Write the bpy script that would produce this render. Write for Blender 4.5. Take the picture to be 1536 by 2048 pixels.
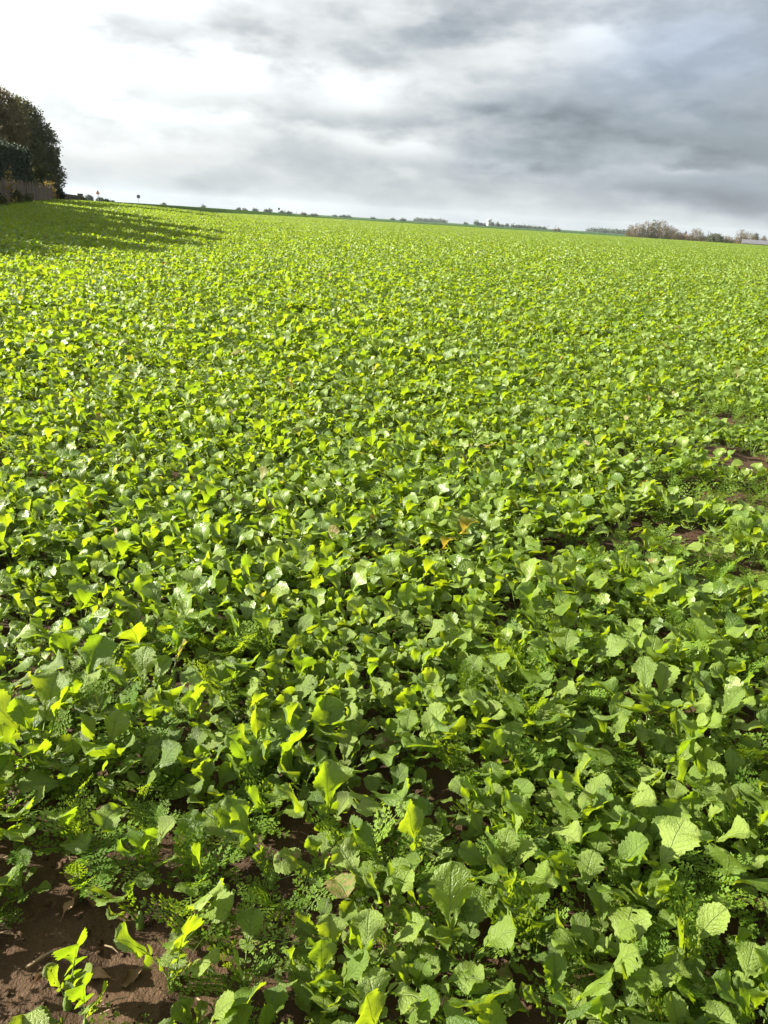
import bpy, math, random
import numpy as np
from mathutils import Matrix, Vector, Euler

R = math.radians
scene = bpy.context.scene
for o in list(bpy.data.objects):
    bpy.data.objects.remove(o)
COL = scene.collection

# ---------------------------------------------------------------- camera
F, W, H = 1518.0, 1536, 2048
CAM = np.array([0.0, 0.0, 1.55])
PITCH, ROLL = R(21.1), R(3.5)
fw = np.array([0, math.cos(PITCH), -math.sin(PITCH)])
r0 = np.array([1.0, 0, 0]); u0 = np.cross(r0, fw)
rt = math.cos(ROLL) * r0 + math.sin(ROLL) * u0
up = math.cos(ROLL) * u0 - math.sin(ROLL) * r0
cd = bpy.data.cameras.new('camera')
cam = bpy.data.objects.new('camera', cd); COL.objects.link(cam)
cd.sensor_fit = 'VERTICAL'; cd.sensor_height = 24.0; cd.lens = 24.0 * F / H
cd.clip_start = 0.05; cd.clip_end = 30000
cam.matrix_world = Matrix(((rt[0], up[0], -fw[0], CAM[0]), (rt[1], up[1], -fw[1], CAM[1]),
                           (rt[2], up[2], -fw[2], CAM[2]), (0, 0, 0, 1)))
scene.camera = cam

def ray(px, py):
    d = fw * F + rt * (px - 768) + up * (1024 - py)
    return d / np.linalg.norm(d)
def azel(px, py):
    d = ray(px, py); return math.degrees(math.atan2(d[0], d[1])), math.degrees(math.asin(d[2]))
def at_z(px, py, z):
    d = ray(px, py); return CAM + d * ((z - CAM[2]) / d[2])
def at_d(px, py, D):
    d = ray(px, py); return CAM + d * (D / math.hypot(d[0], d[1]))
def project(p):
    d = np.asarray(p) - CAM; z = d @ fw
    return 768 + F * (d @ rt) / z, 1024 - F * (d @ up) / z, z

# ---------------------------------------------------------------- light and sky
SUN_AZ, SUN_EL = -89.0, 26.0
EXPO = 2.05
SUN = np.array([math.sin(R(SUN_AZ)) * math.cos(R(SUN_EL)), math.cos(R(SUN_AZ)) * math.cos(R(SUN_EL)), math.sin(R(SUN_EL))])
sl = bpy.data.lights.new('sun', 'SUN'); sl.energy = 5.0; sl.angle = R(0.53); sl.color = (1.0, 0.93, 0.80)
so = bpy.data.objects.new('sun', sl); COL.objects.link(so)
so.rotation_euler = Vector(tuple(-SUN)).to_track_quat('-Z', 'Y').to_euler()
so.location = (-40, 20, 40)

class NT:
    """small helper that writes shader maths as nodes"""
    def __init__(s, tree): s.t = tree; s.n = tree.nodes; s.l = tree.links
    def new(s, typ, **kw):
        n = s.n.new(typ)
        for k, v in kw.items(): setattr(n, k, v)
        return n
    def put(s, sock, v):
        if hasattr(v, 'is_output'): s.l.new(v, sock)
        else: sock.default_value = v
    def m(s, op, a, b=0.0, c=0.0, clamp=False):
        n = s.new('ShaderNodeMath', operation=op, use_clamp=clamp)
        for i, v in enumerate((a, b, c)): s.put(n.inputs[i], v)
        return n.outputs[0]
    def noise(s, vec, scale, detail=4, rough=0.5, dist=0.0, dim='3D'):
        n = s.new('ShaderNodeTexNoise', noise_dimensions=dim)
        if vec is not None: s.l.new(vec, n.inputs['Vector'])
        n.inputs['Scale'].default_value = scale; n.inputs['Detail'].default_value = detail
        n.inputs['Roughness'].default_value = rough; n.inputs['Distortion'].default_value = dist
        return n.outputs[0]
    def mix(s, f, a, b, blend='MIX'):
        n = s.new('ShaderNodeMix', data_type='RGBA', blend_type=blend)
        s.put(n.inputs[0], f)
        for i, v in ((6, a), (7, b)):
            if isinstance(v, tuple) and len(v) == 3: v = (*v, 1)
            s.put(n.inputs[i], v)
        return n.outputs[2]
    def smooth(s, v, lo, hi):
        n = s.new('ShaderNodeMapRange', interpolation_type='SMOOTHSTEP')
        s.put(n.inputs[0], v); n.inputs[1].default_value = lo; n.inputs[2].default_value = hi
        return n.outputs[0]
    def ramp(s, f, stops):
        n = s.new('ShaderNodeValToRGB'); e = n.color_ramp.elements
        while len(e) < len(stops): e.new(0.5)
        for q, (p, c) in zip(e, stops): q.position = p; q.color = (*c, 1)
        s.put(n.inputs[0], f); return n.outputs[0]

world = bpy.data.worlds.new('World'); scene.world = world; world.use_nodes = True
wt = world.node_tree; wt.nodes.clear(); w = NT(wt)
bg = w.new('ShaderNodeBackground'); wo = w.new('ShaderNodeOutputWorld'); w.l.new(bg.outputs[0], wo.inputs[0])
sky = w.new('ShaderNodeTexSky', sky_type='NISHITA'); sky.sun_disc = False
sky.sun_elevation = R(SUN_EL); sky.sun_rotation = R(SUN_AZ)
sky.air_density = 1.0; sky.dust_density = 1.5; sky.ozone_density = 1.0
tc = w.new('ShaderNodeTexCoord'); sep = w.new('ShaderNodeSeparateXYZ'); w.l.new(tc.outputs['Generated'], sep.inputs[0])
dx, dy, dz = sep.outputs
az = w.m('MULTIPLY', w.m('ARCTAN2', dx, dy), 57.29578)
el = w.m('MULTIPLY', w.m('ARCSINE', w.m('MINIMUM', w.m('MAXIMUM', dz, -1.0), 1.0)), 57.29578)
inv = w.m('DIVIDE', 1.0, w.m('ADD', w.m('MAXIMUM', dz, 0.0), 0.055))
cp = w.new('ShaderNodeCombineXYZ'); w.put(cp.inputs[0], w.m('MULTIPLY', dx, inv)); w.put(cp.inputs[1], w.m('MULTIPLY', dy, inv))
P = cp.outputs[0]
nA = w.noise(P, 0.45, 5, 0.52, 0.35)
def angle_space(sa, se, off):
    c_ = w.new('ShaderNodeCombineXYZ'); w.put(c_.inputs[0], w.m('MULTIPLY', az, sa)); w.put(c_.inputs[1], w.m('MULTIPLY', el, se)); c_.inputs[2].default_value = off; return c_.outputs[0]
nC = w.noise(angle_space(0.10, 0.30, 3.7), 1.0, 5, 0.48, 0.0)      # big cloud masses
nD = w.noise(angle_space(0.20, 0.52, 8.1), 1.0, 6, 0.48, 0.0)      # lumps within them
nE = w.noise(angle_space(0.75, 1.7, 1.3), 1.0, 6, 0.52, 0.0)       # small billows
wa = w.m('ADD', az, w.m('ADD', w.m('MULTIPLY', w.m('SUBTRACT', nC, 0.5), 7.0), w.m('MULTIPLY', w.m('SUBTRACT', nE, 0.5), 1.0)))
we = w.m('ADD', el, w.m('ADD', w.m('MULTIPLY', w.m('SUBTRACT', nD, 0.5), 2.6), w.m('MULTIPLY', w.m('SUBTRACT', nE, 0.5), 0.5)))
def blobs(lst):
    tot = None
    for px, py, sa, se, amt in lst:
        a0, e0 = azel(px, py)
        qa = w.m('DIVIDE', w.m('SUBTRACT', wa, a0), sa); qe = w.m('DIVIDE', w.m('SUBTRACT', we, e0), se)
        g = w.m('MULTIPLY', w.m('EXPONENT', w.m('MULTIPLY', w.m('ADD', w.m('MULTIPLY', qa, qa), w.m('MULTIPLY', qe, qe)), -1.0)), amt)
        tot = g if tot is None else w.m('ADD', tot, g)
    return tot
dot = w.new('ShaderNodeVectorMath', operation='DOT_PRODUCT'); w.l.new(tc.outputs['Generated'], dot.inputs[0]); dot.inputs[1].default_value = tuple(SUN)
c = dot.outputs['Value']
glow = w.m('MULTIPLY', w.smooth(c, -0.40, 0.45), w.m('ADD', 0.14, w.m('MULTIPLY', w.smooth(el, 0.5, 8.0), 0.86)))
core = w.smooth(c, 0.55, 1.0)
dark = blobs([(1090, 225, 6.5, 1.3, 0.46), (1340, 290, 7.5, 1.1, 0.44), (930, 20, 5.0, 1.5, 0.36), (620, 85, 6.5, 2.0, 0.30),
              (300, 70, 3.4, 1.5, 0.46), (245, 178, 1.6, 0.8, 0.20), (1440, 395, 7.0, 0.8, 0.34), (760, 235, 6.0, 0.8, 0.20),
              (1380, 180, 11.0, 5.0, 0.05), (1060, 320, 5.0, 0.7, 0.34), (480, 200, 5.0, 0.7, 0.16), (1480, 170, 4.0, 1.6, 0.12), (1280, 375, 4.0, 0.35, 0.14),
              (330, 340, 7.0, 0.7, 0.10), (560, 385, 16.0, 0.7, 0.10), (820, 110, 4.0, 1.2, 0.16)])
light = blobs([(1175, 75, 2.2, 1.0, 0.40), (800, 295, 4.0, 0.55, 0.34), (1370, 345, 3.0, 0.25, 0.30), (690, 190, 2.2, 0.9, 0.30),
               (1480, 135, 2.5, 1.1, 0.20), (1000, 110, 3.0, 0.9, 0.12), (1150, 420, 9.0, 0.5, 0.14), (440, 135, 3.5, 0.9, 0.45), (180, 270, 5.0, 1.4, 0.30), (60, 80, 7.0, 4.0, 0.30),
               (330, 10, 1.6, 1.6, 0.4), (900, 360, 7.0, 0.35, 0.10)])
m1 = w.smooth(nC, 0.38, 0.64); m2 = w.smooth(nD, 0.41, 0.60); m3 = w.smooth(nE, 0.34, 0.66)
tex = w.m('SUBTRACT', 0.22, w.m('ADD', w.m('MULTIPLY', m1, 0.18), w.m('ADD', w.m('MULTIPLY', m2, 0.20), w.m('MULTIPLY', m3, 0.07))))
lum = w.m('ADD', w.m('SUBTRACT', 0.49, w.m('MULTIPLY', w.smooth(el, 0.0, 5.0), 0.06)), w.m('ADD', w.m('MULTIPLY', glow, 0.62), w.m('MULTIPLY', core, 0.7)))
mod = w.m('ADD', w.m('SUBTRACT', 1.0, dark), w.m('ADD', light, tex))
lum = w.m('MULTIPLY', lum, w.m('MAXIMUM', mod, 0.24))
tint = w.mix(w.smooth(lum, 0.22, 0.80), (0.82, 0.95, 1.08), (0.97, 1.005, 1.01))
blue = blobs([(1400, 110, 7.0, 3.0, 0.85), (1440, 390, 7.0, 1.0, 0.5), (230, 392, 6.0, 0.55, 0.45), (1100, 330, 8.0, 1.0, 0.25)])
tint = w.mix(w.m('MINIMUM', blue, 1.0), tint, (0.80, 0.94, 1.16))
cl = w.new('ShaderNodeVectorMath', operation='SCALE'); w.l.new(tint, cl.inputs[0]); w.put(cl.inputs['Scale'], w.m('MULTIPLY', lum, 10.0 * 2 ** -EXPO))
cover = w.m('ADD', 0.97, w.m('MULTIPLY', w.m('SUBTRACT', nA, 0.5), 0.12), clamp=True)
skycol = w.mix(cover, sky.outputs[0], cl.outputs[0])
w.l.new(skycol, bg.inputs[0]); bg.inputs[1].default_value = 0.1

vs = scene.view_settings
vs.view_transform = 'Standard'; vs.look = 'None'; vs.gamma = 1.0; vs.exposure = EXPO
vs.use_curve_mapping = False
cy = scene.cycles
cy.use_denoising = True; cy.max_bounces = 5; cy.diffuse_bounces = 2; cy.glossy_bounces = 2; cy.transmission_bounces = 3
cy.transparent_max_bounces = 4; cy.sample_clamp_indirect = 4.0
cy.use_adaptive_sampling = False

# ---------------------------------------------------------------- helpers
rng = np.random.default_rng(11)
random.seed(5)

def tag(o, label=None, cat=None, group=None, kind=None):
    for k, v in (('label', label), ('category', cat), ('group', group), ('kind', kind)):
        if v: o[k] = v
    return o
def make_mesh(name, verts, faces, mat, uv=None, lv=None, smooth=True):
    me = bpy.data.meshes.new(name)
    me.from_pydata([tuple(map(float, v)) for v in verts], [], faces)
    fill_mesh(me, mat, uv, lv, smooth); return me
def fill_mesh(me, mat, uv, lv, smooth):
    for m in (mat if isinstance(mat, (list, tuple)) else [mat]): me.materials.append(m)
    if uv is not None:
        li = np.empty(len(me.loops), dtype=np.int32); me.loops.foreach_get('vertex_index', li)
        me.uv_layers.new(name='UVMap').data.foreach_set('uv', np.asarray(uv, dtype=np.float32)[li].ravel())
    if lv is not None:
        me.attributes.new('lv', 'FLOAT', 'POINT').data.foreach_set('value', np.asarray(lv, dtype=np.float32))
    if smooth: me.polygons.foreach_set('use_smooth', [True] * len(me.polygons))
    me.update()
def fast_mesh(name, V, Q, mat, lv=None, smooth=False):
    """mesh from numpy: V (n,3), Q (m,4) or (m,3)"""
    V = np.asarray(V, np.float32); Q = np.asarray(Q, np.int32); k = Q.shape[1]
    me = bpy.data.meshes.new(name)
    me.vertices.add(len(V)); me.vertices.foreach_set('co', V.ravel())
    me.loops.add(Q.size); me.loops.foreach_set('vertex_index', Q.ravel())
    me.polygons.add(len(Q)); me.polygons.foreach_set('loop_start', np.arange(0, Q.size, k, dtype=np.int32))
    me.update(calc_edges=True)
    fill_mesh(me, mat, None, lv, smooth); return me
def link(name, me, parent=None, loc=None, rot=None, scl=None):
    o = bpy.data.objects.new(name, me); COL.objects.link(o)
    if parent is not None: o.parent = parent
    if loc is not None: o.location = tuple(map(float, loc))
    if rot is not None: o.rotation_euler = tuple(map(float, rot))
    if scl is not None: o.scale = (scl,) * 3 if np.isscalar(scl) else tuple(map(float, scl))
    return o
def empty(name, loc=(0, 0, 0), rz=0.0):
    o = bpy.data.objects.new(name, None); COL.objects.link(o)
    o.location = tuple(map(float, loc)); o.rotation_euler = (0, 0, rz); o.empty_display_size = 0.05
    return o

class MB:
    """collects simple solids into one mesh"""
    def __init__(s): s.v = []; s.f = []
    def add(s, v, f):
        n = len(s.v); s.v += [tuple(map(float, q)) for q in v]; s.f += [tuple(n + i for i in q) for q in f]; return s
    def box(s, c, d, rz=0.0):
        x, y, z = (q / 2 for q in d); ca_, sa_ = math.cos(rz), math.sin(rz)
        pts = [(a * x, b * y, e * z) for a in (-1, 1) for b in (-1, 1) for e in (-1, 1)]
        return s.add([(c[0] + p[0] * ca_ - p[1] * sa_, c[1] + p[0] * sa_ + p[1] * ca_, c[2] + p[2]) for p in pts],
                     [(0, 1, 3, 2), (4, 6, 7, 5), (0, 4, 5, 1), (2, 3, 7, 6), (0, 2, 6, 4), (1, 5, 7, 3)])
    def tube(s, pts, rad, n=6):
        pts = [Vector(tuple(map(float, p))) for p in pts]; V = []; Fc = []
        for i, p in enumerate(pts):
            t = (pts[min(i + 1, len(pts) - 1)] - pts[max(i - 1, 0)]).normalized()
            a = t.orthogonal().normalized() if abs(t.z) < 0.98 else Vector((1, 0, 0)).cross(t).cross(t).normalized()
            a = Vector((1, 0, 0)) if abs(t.z) > 0.98 else Vector((0, 0, 1)).cross(t).normalized()
            b = t.cross(a)
            for k in range(n):
                q = 2 * math.pi * k / n; V.append(p + (a * math.cos(q) + b * math.sin(q)) * rad[i])
        for i in range(len(pts) - 1):
            for k in range(n):
                Fc.append((i * n + k, i * n + (k + 1) % n, (i + 1) * n + (k + 1) % n, (i + 1) * n + k))
        Fc.append(tuple(reversed(range(n)))); Fc.append(tuple((len(pts) - 1) * n + k for k in range(n)))
        return s.add(V, Fc)
    def lathe(s, prof, n=20, c=(0, 0, 0)):
        V = [(c[0] + r * math.cos(2 * math.pi * k / n), c[1] + r * math.sin(2 * math.pi * k / n), c[2] + z) for r, z in prof for k in range(n)]
        Fc = [(i * n + k, i * n + (k + 1) % n, (i + 1) * n + (k + 1) % n, (i + 1) * n + k) for i in range(len(prof) - 1) for k in range(n)]
        return s.add(V, Fc)
    def build(s, name, mat, parent=None, smooth=False, **kw):
        return link(name, make_mesh(name, s.v, s.f, mat, smooth=smooth), parent, **kw)

def _hash(i, j, seed):
    h = (i * 374761393 + j * 668265263 + seed * 974711) & 0x7fffffff
    h = ((h ^ (h >> 13)) * 1274126177) & 0x7fffffff
    return ((h ^ (h >> 16)) & 0xffff) / 65535.0
def vnoise(x, y, seed=0):
    x = np.asarray(x, float); y = np.asarray(y, float)
    i = np.floor(x).astype(np.int64); j = np.floor(y).astype(np.int64); fx = x - i; fy = y - j
    fx = fx * fx * (3 - 2 * fx); fy = fy * fy * (3 - 2 * fy)
    return (_hash(i, j, seed) * (1 - fx) + _hash(i + 1, j, seed) * fx) * (1 - fy) + (_hash(i, j + 1, seed) * (1 - fx) + _hash(i + 1, j + 1, seed) * fx) * fy
def fbm(x, y, seed=0, oct=4):
    t = 0; a = 0.5
    for k in range(oct): t = t + a * vnoise(x * 2 ** k, y * 2 ** k, seed + k); a *= 0.5
    return t
def sstep(a, b, x):
    t = np.clip((np.asarray(x, float) - a) / (b - a), 0, 1); return t * t * (3 - 2 * t)

# ---------------------------------------------------------------- terrain
def gz(x, y):
    """height of the land"""
    x = np.asarray(x, float); y = np.asarray(y, float)
    s = np.where(y > 80, 0.008 * np.clip(y - 80, 0, 90) ** 2 + 1.2 * np.clip(y - 170, 0, None), 0.0)
    u = np.clip(-8 - x - s, 0, None) / 15.0
    rise = 1.45 * (1 - np.exp(-u ** 1.3))
    r = np.hypot(x, y)
    fall = -3.2 * sstep(360, 430, r) * sstep(0.12, 0.3, x / np.maximum(r, 1)) * (1 - sstep(650, 900, r))
    return rise + fall
DM_AZ = np.array([-60, -26, -21, -19.3, -17.2, -14.5, -12, -9.6, -7, -4, 10, 60.0]); DM = np.array([118, 118, 128, 158, 192, 240, 284, 318, 338, 360, 372, 372.0])
EY = np.array([-5, 0, 20, 53, 87, 111, 150, 200, 400.0]); EX = np.array([-7.0, -8.5, -14, -24.3, -36.2, -44.5, -57, -80, -140.0])
def in_crop(x, y):
    a = np.degrees(np.arctan2(x, np.maximum(y, 1e-3))); r = np.hypot(x, y)
    return (r < np.interp(a, DM_AZ, DM)) & (x > np.interp(y, EY, EX))

# ---------------------------------------------------------------- materials
def material(name):
    m = bpy.data.materials.new(name); m.use_nodes = True; t = m.node_tree; t.nodes.clear()
    n = NT(t); out = n.new('ShaderNodeOutputMaterial'); return m, n, out
def principled(n, col, rough, spec=0.5):
    p = n.new('ShaderNodeBsdfPrincipled'); n.put(p.inputs['Base Color'], (*col, 1) if isinstance(col, tuple) else col)
    n.put(p.inputs['Roughness'], rough); p.inputs['Specular IOR Level'].default_value = spec; return p
def bump(n, h, strength, dist):
    b = n.new('ShaderNodeBump'); n.put(b.inputs['Height'], h); b.inputs['Strength'].default_value = strength; b.inputs['Distance'].default_value = dist
    return b.outputs[0]

def leaf_material(name, stops, under, trans, veins=True, trans_fac=0.43, rough=0.40, old=True, spec=0.55):
    m, n, out = material(name)
    oi = n.new('ShaderNodeObjectInfo'); at = n.new('ShaderNodeAttribute', attribute_name='lv')
    rnd = n.m('FRACT', n.m('ADD', oi.outputs['Random'], at.outputs['Fac']))
    rnd2 = n.m('FRACT', n.m('MULTIPLY', rnd, 17.31)); rnd3 = n.m('FRACT', n.m('MULTIPLY', rnd, 53.7))
    geo = n.new('ShaderNodeNewGeometry'); tco = n.new('ShaderNodeTexCoord')
    top = n.ramp(rnd, stops)
    blot = n.noise(tco.outputs['Object'], 45.0, 3, 0.6)
    top = n.mix(n.m('MULTIPLY', n.smooth(blot, 0.45, 0.75), 0.30), top, (0.13, 0.19, 0.03))
    col = n.mix(n.m('MULTIPLY', geo.outputs['Backfacing'], 0.75), top, under)
    tcol = n.mix(rnd2, trans[0], trans[1])
    nrm = None
    if veins:
        uv = n.new('ShaderNodeUVMap', uv_map='UVMap'); sx = n.new('ShaderNodeSeparateXYZ'); n.l.new(uv.outputs[0], sx.inputs[0])
        U, V = sx.outputs[0], sx.outputs[1]
        au = n.m('ABSOLUTE', n.m('SUBTRACT', U, 0.5))
        wob = n.m('MULTIPLY', n.m('SUBTRACT', n.noise(uv.outputs[0], 5.0, 2), 0.5), 0.10)
        q = n.m('FRACT', n.m('MULTIPLY', n.m('ADD', n.m('SUBTRACT', V, n.m('MULTIPLY', au, 0.62)), n.m('ADD', wob, 1.0)), 6.5))
        side = n.m('SUBTRACT', 1.0, n.smooth(n.m('ABSOLUTE', n.m('SUBTRACT', q, 0.5)), 0.02, 0.11))
        side = n.m('MULTIPLY', side, n.m('SUBTRACT', 1.0, n.m('MULTIPLY', au, 1.5), clamp=True))
        mid = n.m('SUBTRACT', 1.0, n.smooth(au, 0.010, 0.035))
        stem = n.m('LESS_THAN', V, -0.1)
        vein = n.m('MAXIMUM', n.m('MULTIPLY', side, 0.55), mid)
        net = n.new('ShaderNodeTexVoronoi', feature='DISTANCE_TO_EDGE'); n.l.new(tco.outputs['Object'], net.inputs['Vector']); net.inputs['Scale'].default_value = 95.0
        cell = n.smooth(net.outputs['Distance'], 0.0, 0.35)
        col = n.mix(n.m('MULTIPLY', vein, 0.40), col, (0.19, 0.25, 0.09))
        tcol = n.mix(n.m('MULTIPLY', vein, 0.6), tcol, (0.07, 0.12, 0.008))
        col = n.mix(stem, col, (0.20, 0.30, 0.075))
        hgt = n.m('ADD', n.m('MULTIPLY', cell, 0.12), n.m('ADD', n.m('MULTIPLY', vein, -0.9), n.m('MULTIPLY', blot, 1.1)))
        nrm = bump(n, hgt, 0.8, 0.0045)
    if old:
        f = n.m('MULTIPLY', n.smooth(rnd3, 0.984, 0.992), n.smooth(n.noise(tco.outputs['Object'], 16.0, 3), 0.35, 0.62))
        col = n.mix(f, col, (0.20, 0.15, 0.05)); tcol = n.mix(f, tcol, (0.42, 0.30, 0.03))
    p = principled(n, col, n.m('ADD', rough - 0.07, n.m('MULTIPLY', rnd3, 0.20)), spec)
    tr = n.new('ShaderNodeBsdfTranslucent'); n.l.new(tcol, tr.inputs['Color'])
    if nrm is not None: n.l.new(nrm, p.inputs['Normal'])
    mx = n.new('ShaderNodeMixShader'); mx.inputs[0].default_value = trans_fac
    n.l.new(p.outputs[0], mx.inputs[1]); n.l.new(tr.outputs[0], mx.inputs[2]); n.l.new(mx.outputs[0], out.inputs[0])
    return m

G_STOPS = [(0.0, (0.056, 0.112, 0.007)), (0.35, (0.116, 0.188, 0.012)), (0.7, (0.186, 0.258, 0.038)), (1.0, (0.082, 0.145, 0.012))]
M_LEAF = leaf_material('radish_leaf', G_STOPS, (0.100, 0.165, 0.034), ((0.27, 0.42, 0.008), (0.38, 0.47, 0.010)))
M_FERN = leaf_material('phacelia_leaf', [(0.0, (0.055, 0.115, 0.010)), (0.5, (0.090, 0.165, 0.014)), (1.0, (0.125, 0.195, 0.020))],
                       (0.10, 0.16, 0.03), ((0.26, 0.40, 0.01), (0.34, 0.45, 0.015)), veins=False, rough=0.6, old=False, spec=0.2)
M_GRASS = leaf_material('grass_blade', [(0.0, (0.032, 0.064, 0.009)), (1.0, (0.060, 0.092, 0.014))], (0.055, 0.085, 0.02),
                        ((0.19, 0.29, 0.012), (0.24, 0.32, 0.018)), veins=False, rough=0.6, old=False, spec=0.2)
def tree_mat(name, a, b, c_, trans, tf=0.25):
    return leaf_material(name, [(0.0, a), (0.5, b), (1.0, c_)], b, (trans, tuple(q * 1.2 for q in trans)), veins=False, trans_fac=tf, rough=0.6, old=False, spec=0.3)
M_BROWN_TREE = tree_mat('autumn_brown_foliage', (0.075, 0.062, 0.026), (0.115, 0.086, 0.040), (0.070, 0.068, 0.026), (0.16, 0.12, 0.03))
M_DARK_TREE = tree_mat('dark_green_foliage', (0.036, 0.046, 0.014), (0.066, 0.070, 0.022), (0.090, 0.080, 0.028), (0.12, 0.12, 0.02))
M_HEDGE = tree_mat('clipped_hedge_foliage', (0.005, 0.013, 0.006), (0.009, 0.021, 0.008), (0.014, 0.027, 0.009), (0.02, 0.045, 0.006), 0.12)
M_YELLOW = tree_mat('yellow_autumn_leaves', (0.17, 0.12, 0.027), (0.24, 0.17, 0.045), (0.13, 0.11, 0.027), (0.27, 0.19, 0.033))
M_FAR_GREEN = tree_mat('far_green_foliage', (0.020, 0.040, 0.022), (0.032, 0.052, 0.026), (0.045, 0.060, 0.028), (0.05, 0.08, 0.02))
M_FAR_BROWN = tree_mat('bare_brown_twigs', (0.080, 0.058, 0.034), (0.105, 0.078, 0.042), (0.075, 0.068, 0.030), (0.12, 0.09, 0.034))
M_FAR_OLIVE = tree_mat('olive_foliage', (0.038, 0.046, 0.016), (0.056, 0.062, 0.020), (0.048, 0.052, 0.020), (0.08, 0.09, 0.014))

def soil_material():
    m, n, out = material('moist_brown_soil'); tco = n.new('ShaderNodeTexCoord'); o = tco.outputs['Object']
    a = n.noise(o, 2.2, 5, 0.6); b = n.noise(o, 38.0, 5, 0.65); c_ = n.noise(o, 180.0, 3, 0.6)
    col = n.mix(n.smooth(a, 0.35, 0.65), (0.032, 0.017, 0.008), (0.058, 0.032, 0.014))
    col = n.mix(n.m('MULTIPLY', n.smooth(b, 0.5, 0.75), 0.6), col, (0.105, 0.066, 0.036))
    col = n.mix(n.m('MULTIPLY', n.smooth(c_, 0.55, 0.8), 0.35), col, (0.030, 0.018, 0.012))
    p = principled(n, col, 0.85, 0.25)
    n.l.new(bump(n, n.m('ADD', n.m('MULTIPLY', b, 1.0), n.m('MULTIPLY', c_, 0.35)), 0.9, 0.014), p.inputs['Normal'])
    n.l.new(p.outputs[0], out.inputs[0]); return m
M_SOIL = soil_material()
def ground_material(name, cols, s1, s2, rough=0.9):
    m, n, out = material(name); tco = n.new('ShaderNodeTexCoord'); o = tco.outputs['Object']
    a = n.noise(o, s1, 4, 0.55); b = n.noise(o, s2, 4, 0.6)
    col = n.mix(n.smooth(a, 0.42, 0.58), cols[0], cols[1]); col = n.mix(n.m('MULTIPLY', n.smooth(b, 0.4, 0.7), 0.6), col, cols[2])
    p = principled(n, col, rough, 0.0); n.l.new(bump(n, b, 0.8, 0.05), p.inputs['Normal']); n.l.new(p.outputs[0], out.inputs[0]); return m
M_TURF = ground_material('mown_turf', ((0.050, 0.088, 0.014), (0.064, 0.100, 0.017), (0.038, 0.065, 0.013)), 0.35, 3.0)
M_BANK = ground_material('rough_bank_grass', ((0.030, 0.058, 0.011), (0.040, 0.070, 0.014), (0.020, 0.040, 0.009)), 0.15, 1.2)
M_FARLAND = ground_material('far_farmland', ((0.030, 0.065, 0.022), (0.040, 0.075, 0.025), (0.050, 0.065, 0.030)), 0.004, 0.02)
def plain(name, col, rough=0.7, var=0.25, scale=6.0, metal=0.0):
    m, n, out = material(name); tco = n.new('ShaderNodeTexCoord'); oi = n.new('ShaderNodeObjectInfo')
    a = n.noise(tco.outputs['Object'], scale, 4, 0.6)
    k = n.m('ADD', n.m('MULTIPLY', n.m('SUBTRACT', a, 0.5), 2 * var), n.m('MULTIPLY', n.m('SUBTRACT', oi.outputs['Random'], 0.5), var))
    sc = n.new('ShaderNodeVectorMath', operation='SCALE'); sc.inputs[0].default_value = col; n.put(sc.inputs['Scale'], n.m('ADD', k, 1.0))
    p = principled(n, sc.outputs[0], rough, 0.3); p.inputs['Metallic'].default_value = metal
    n.l.new(bump(n, a, 0.3, 0.01), p.inputs['Normal']); n.l.new(p.outputs[0], out.inputs[0]); return m
M_BARK = plain('grey_brown_bark', (0.085, 0.065, 0.045), 0.9, 0.35)
M_PALE_WOOD = plain('weathered_fence_wood', (0.130, 0.095, 0.070), 0.85, 0.45, 3.0)
M_STONE = plain('field_stone_wall', (0.085, 0.068, 0.050), 0.9, 0.35, 2.5)
M_STRAW = plain('dry_straw', (0.20, 0.145, 0.085), 0.8, 0.3, 40)
M_CONCRETE = plain('white_concrete', (0.42, 0.42, 0.41), 0.7, 0.06, 0.2)
M_STEEL = plain('galvanised_steel', (0.30, 0.31, 0.32), 0.5, 0.1, 3, 0.6)
M_DARK_METAL = plain('grey_sign_back', (0.10, 0.11, 0.12), 0.5, 0.1, 3, 0.3)
M_RED = plain('red_sign_border', (0.42, 0.05, 0.03), 0.45, 0.05)
M_AMBER = plain('pale_amber_sign_face', (0.62, 0.36, 0.12), 0.45, 0.05)
M_BLACK = plain('black_print', (0.02, 0.02, 0.02), 0.5, 0.05)
M_ROOF = plain('grey_sheet_roof', (0.085, 0.085, 0.095), 0.6, 0.12, 0.4)
M_BRICK = plain('pale_brick_wall', (0.30, 0.20, 0.15), 0.85, 0.15, 0.8)
M_GLASS = plain('dark_window_glass', (0.03, 0.035, 0.04), 0.1, 0.05)

# ---------------------------------------------------------------- the land
def polar_sheet(name, az0, az1, na, rads, zfun, mat, keep=None, kind='structure'):
    A = np.radians(np.linspace(az0, az1, na)); rads = np.asarray(rads)
    RR, AA = np.meshgrid(rads, A, indexing='ij'); X = RR * np.sin(AA); Y = RR * np.cos(AA); Z = zfun(X, Y)
    V = np.stack([X, Y, Z], -1).reshape(-1, 3); nr = len(rads)
    i, j = np.meshgrid(np.arange(nr - 1), np.arange(na - 1), indexing='ij')
    a = (i * na + j).ravel(); Q = np.stack([a, a + 1, a + na + 1, a + na], -1)[:, ::-1]
    if keep is not None:
        cen = V[Q].mean(1); Q = Q[keep(cen[:, 0], cen[:, 1])]
        used = np.unique(Q); rem = -np.ones(len(V), int); rem[used] = np.arange(len(used)); V = V[used]; Q = rem[Q]
    o = link(name, fast_mesh(name, V, Q, mat, smooth=True)); o['kind'] = kind; return o
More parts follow.
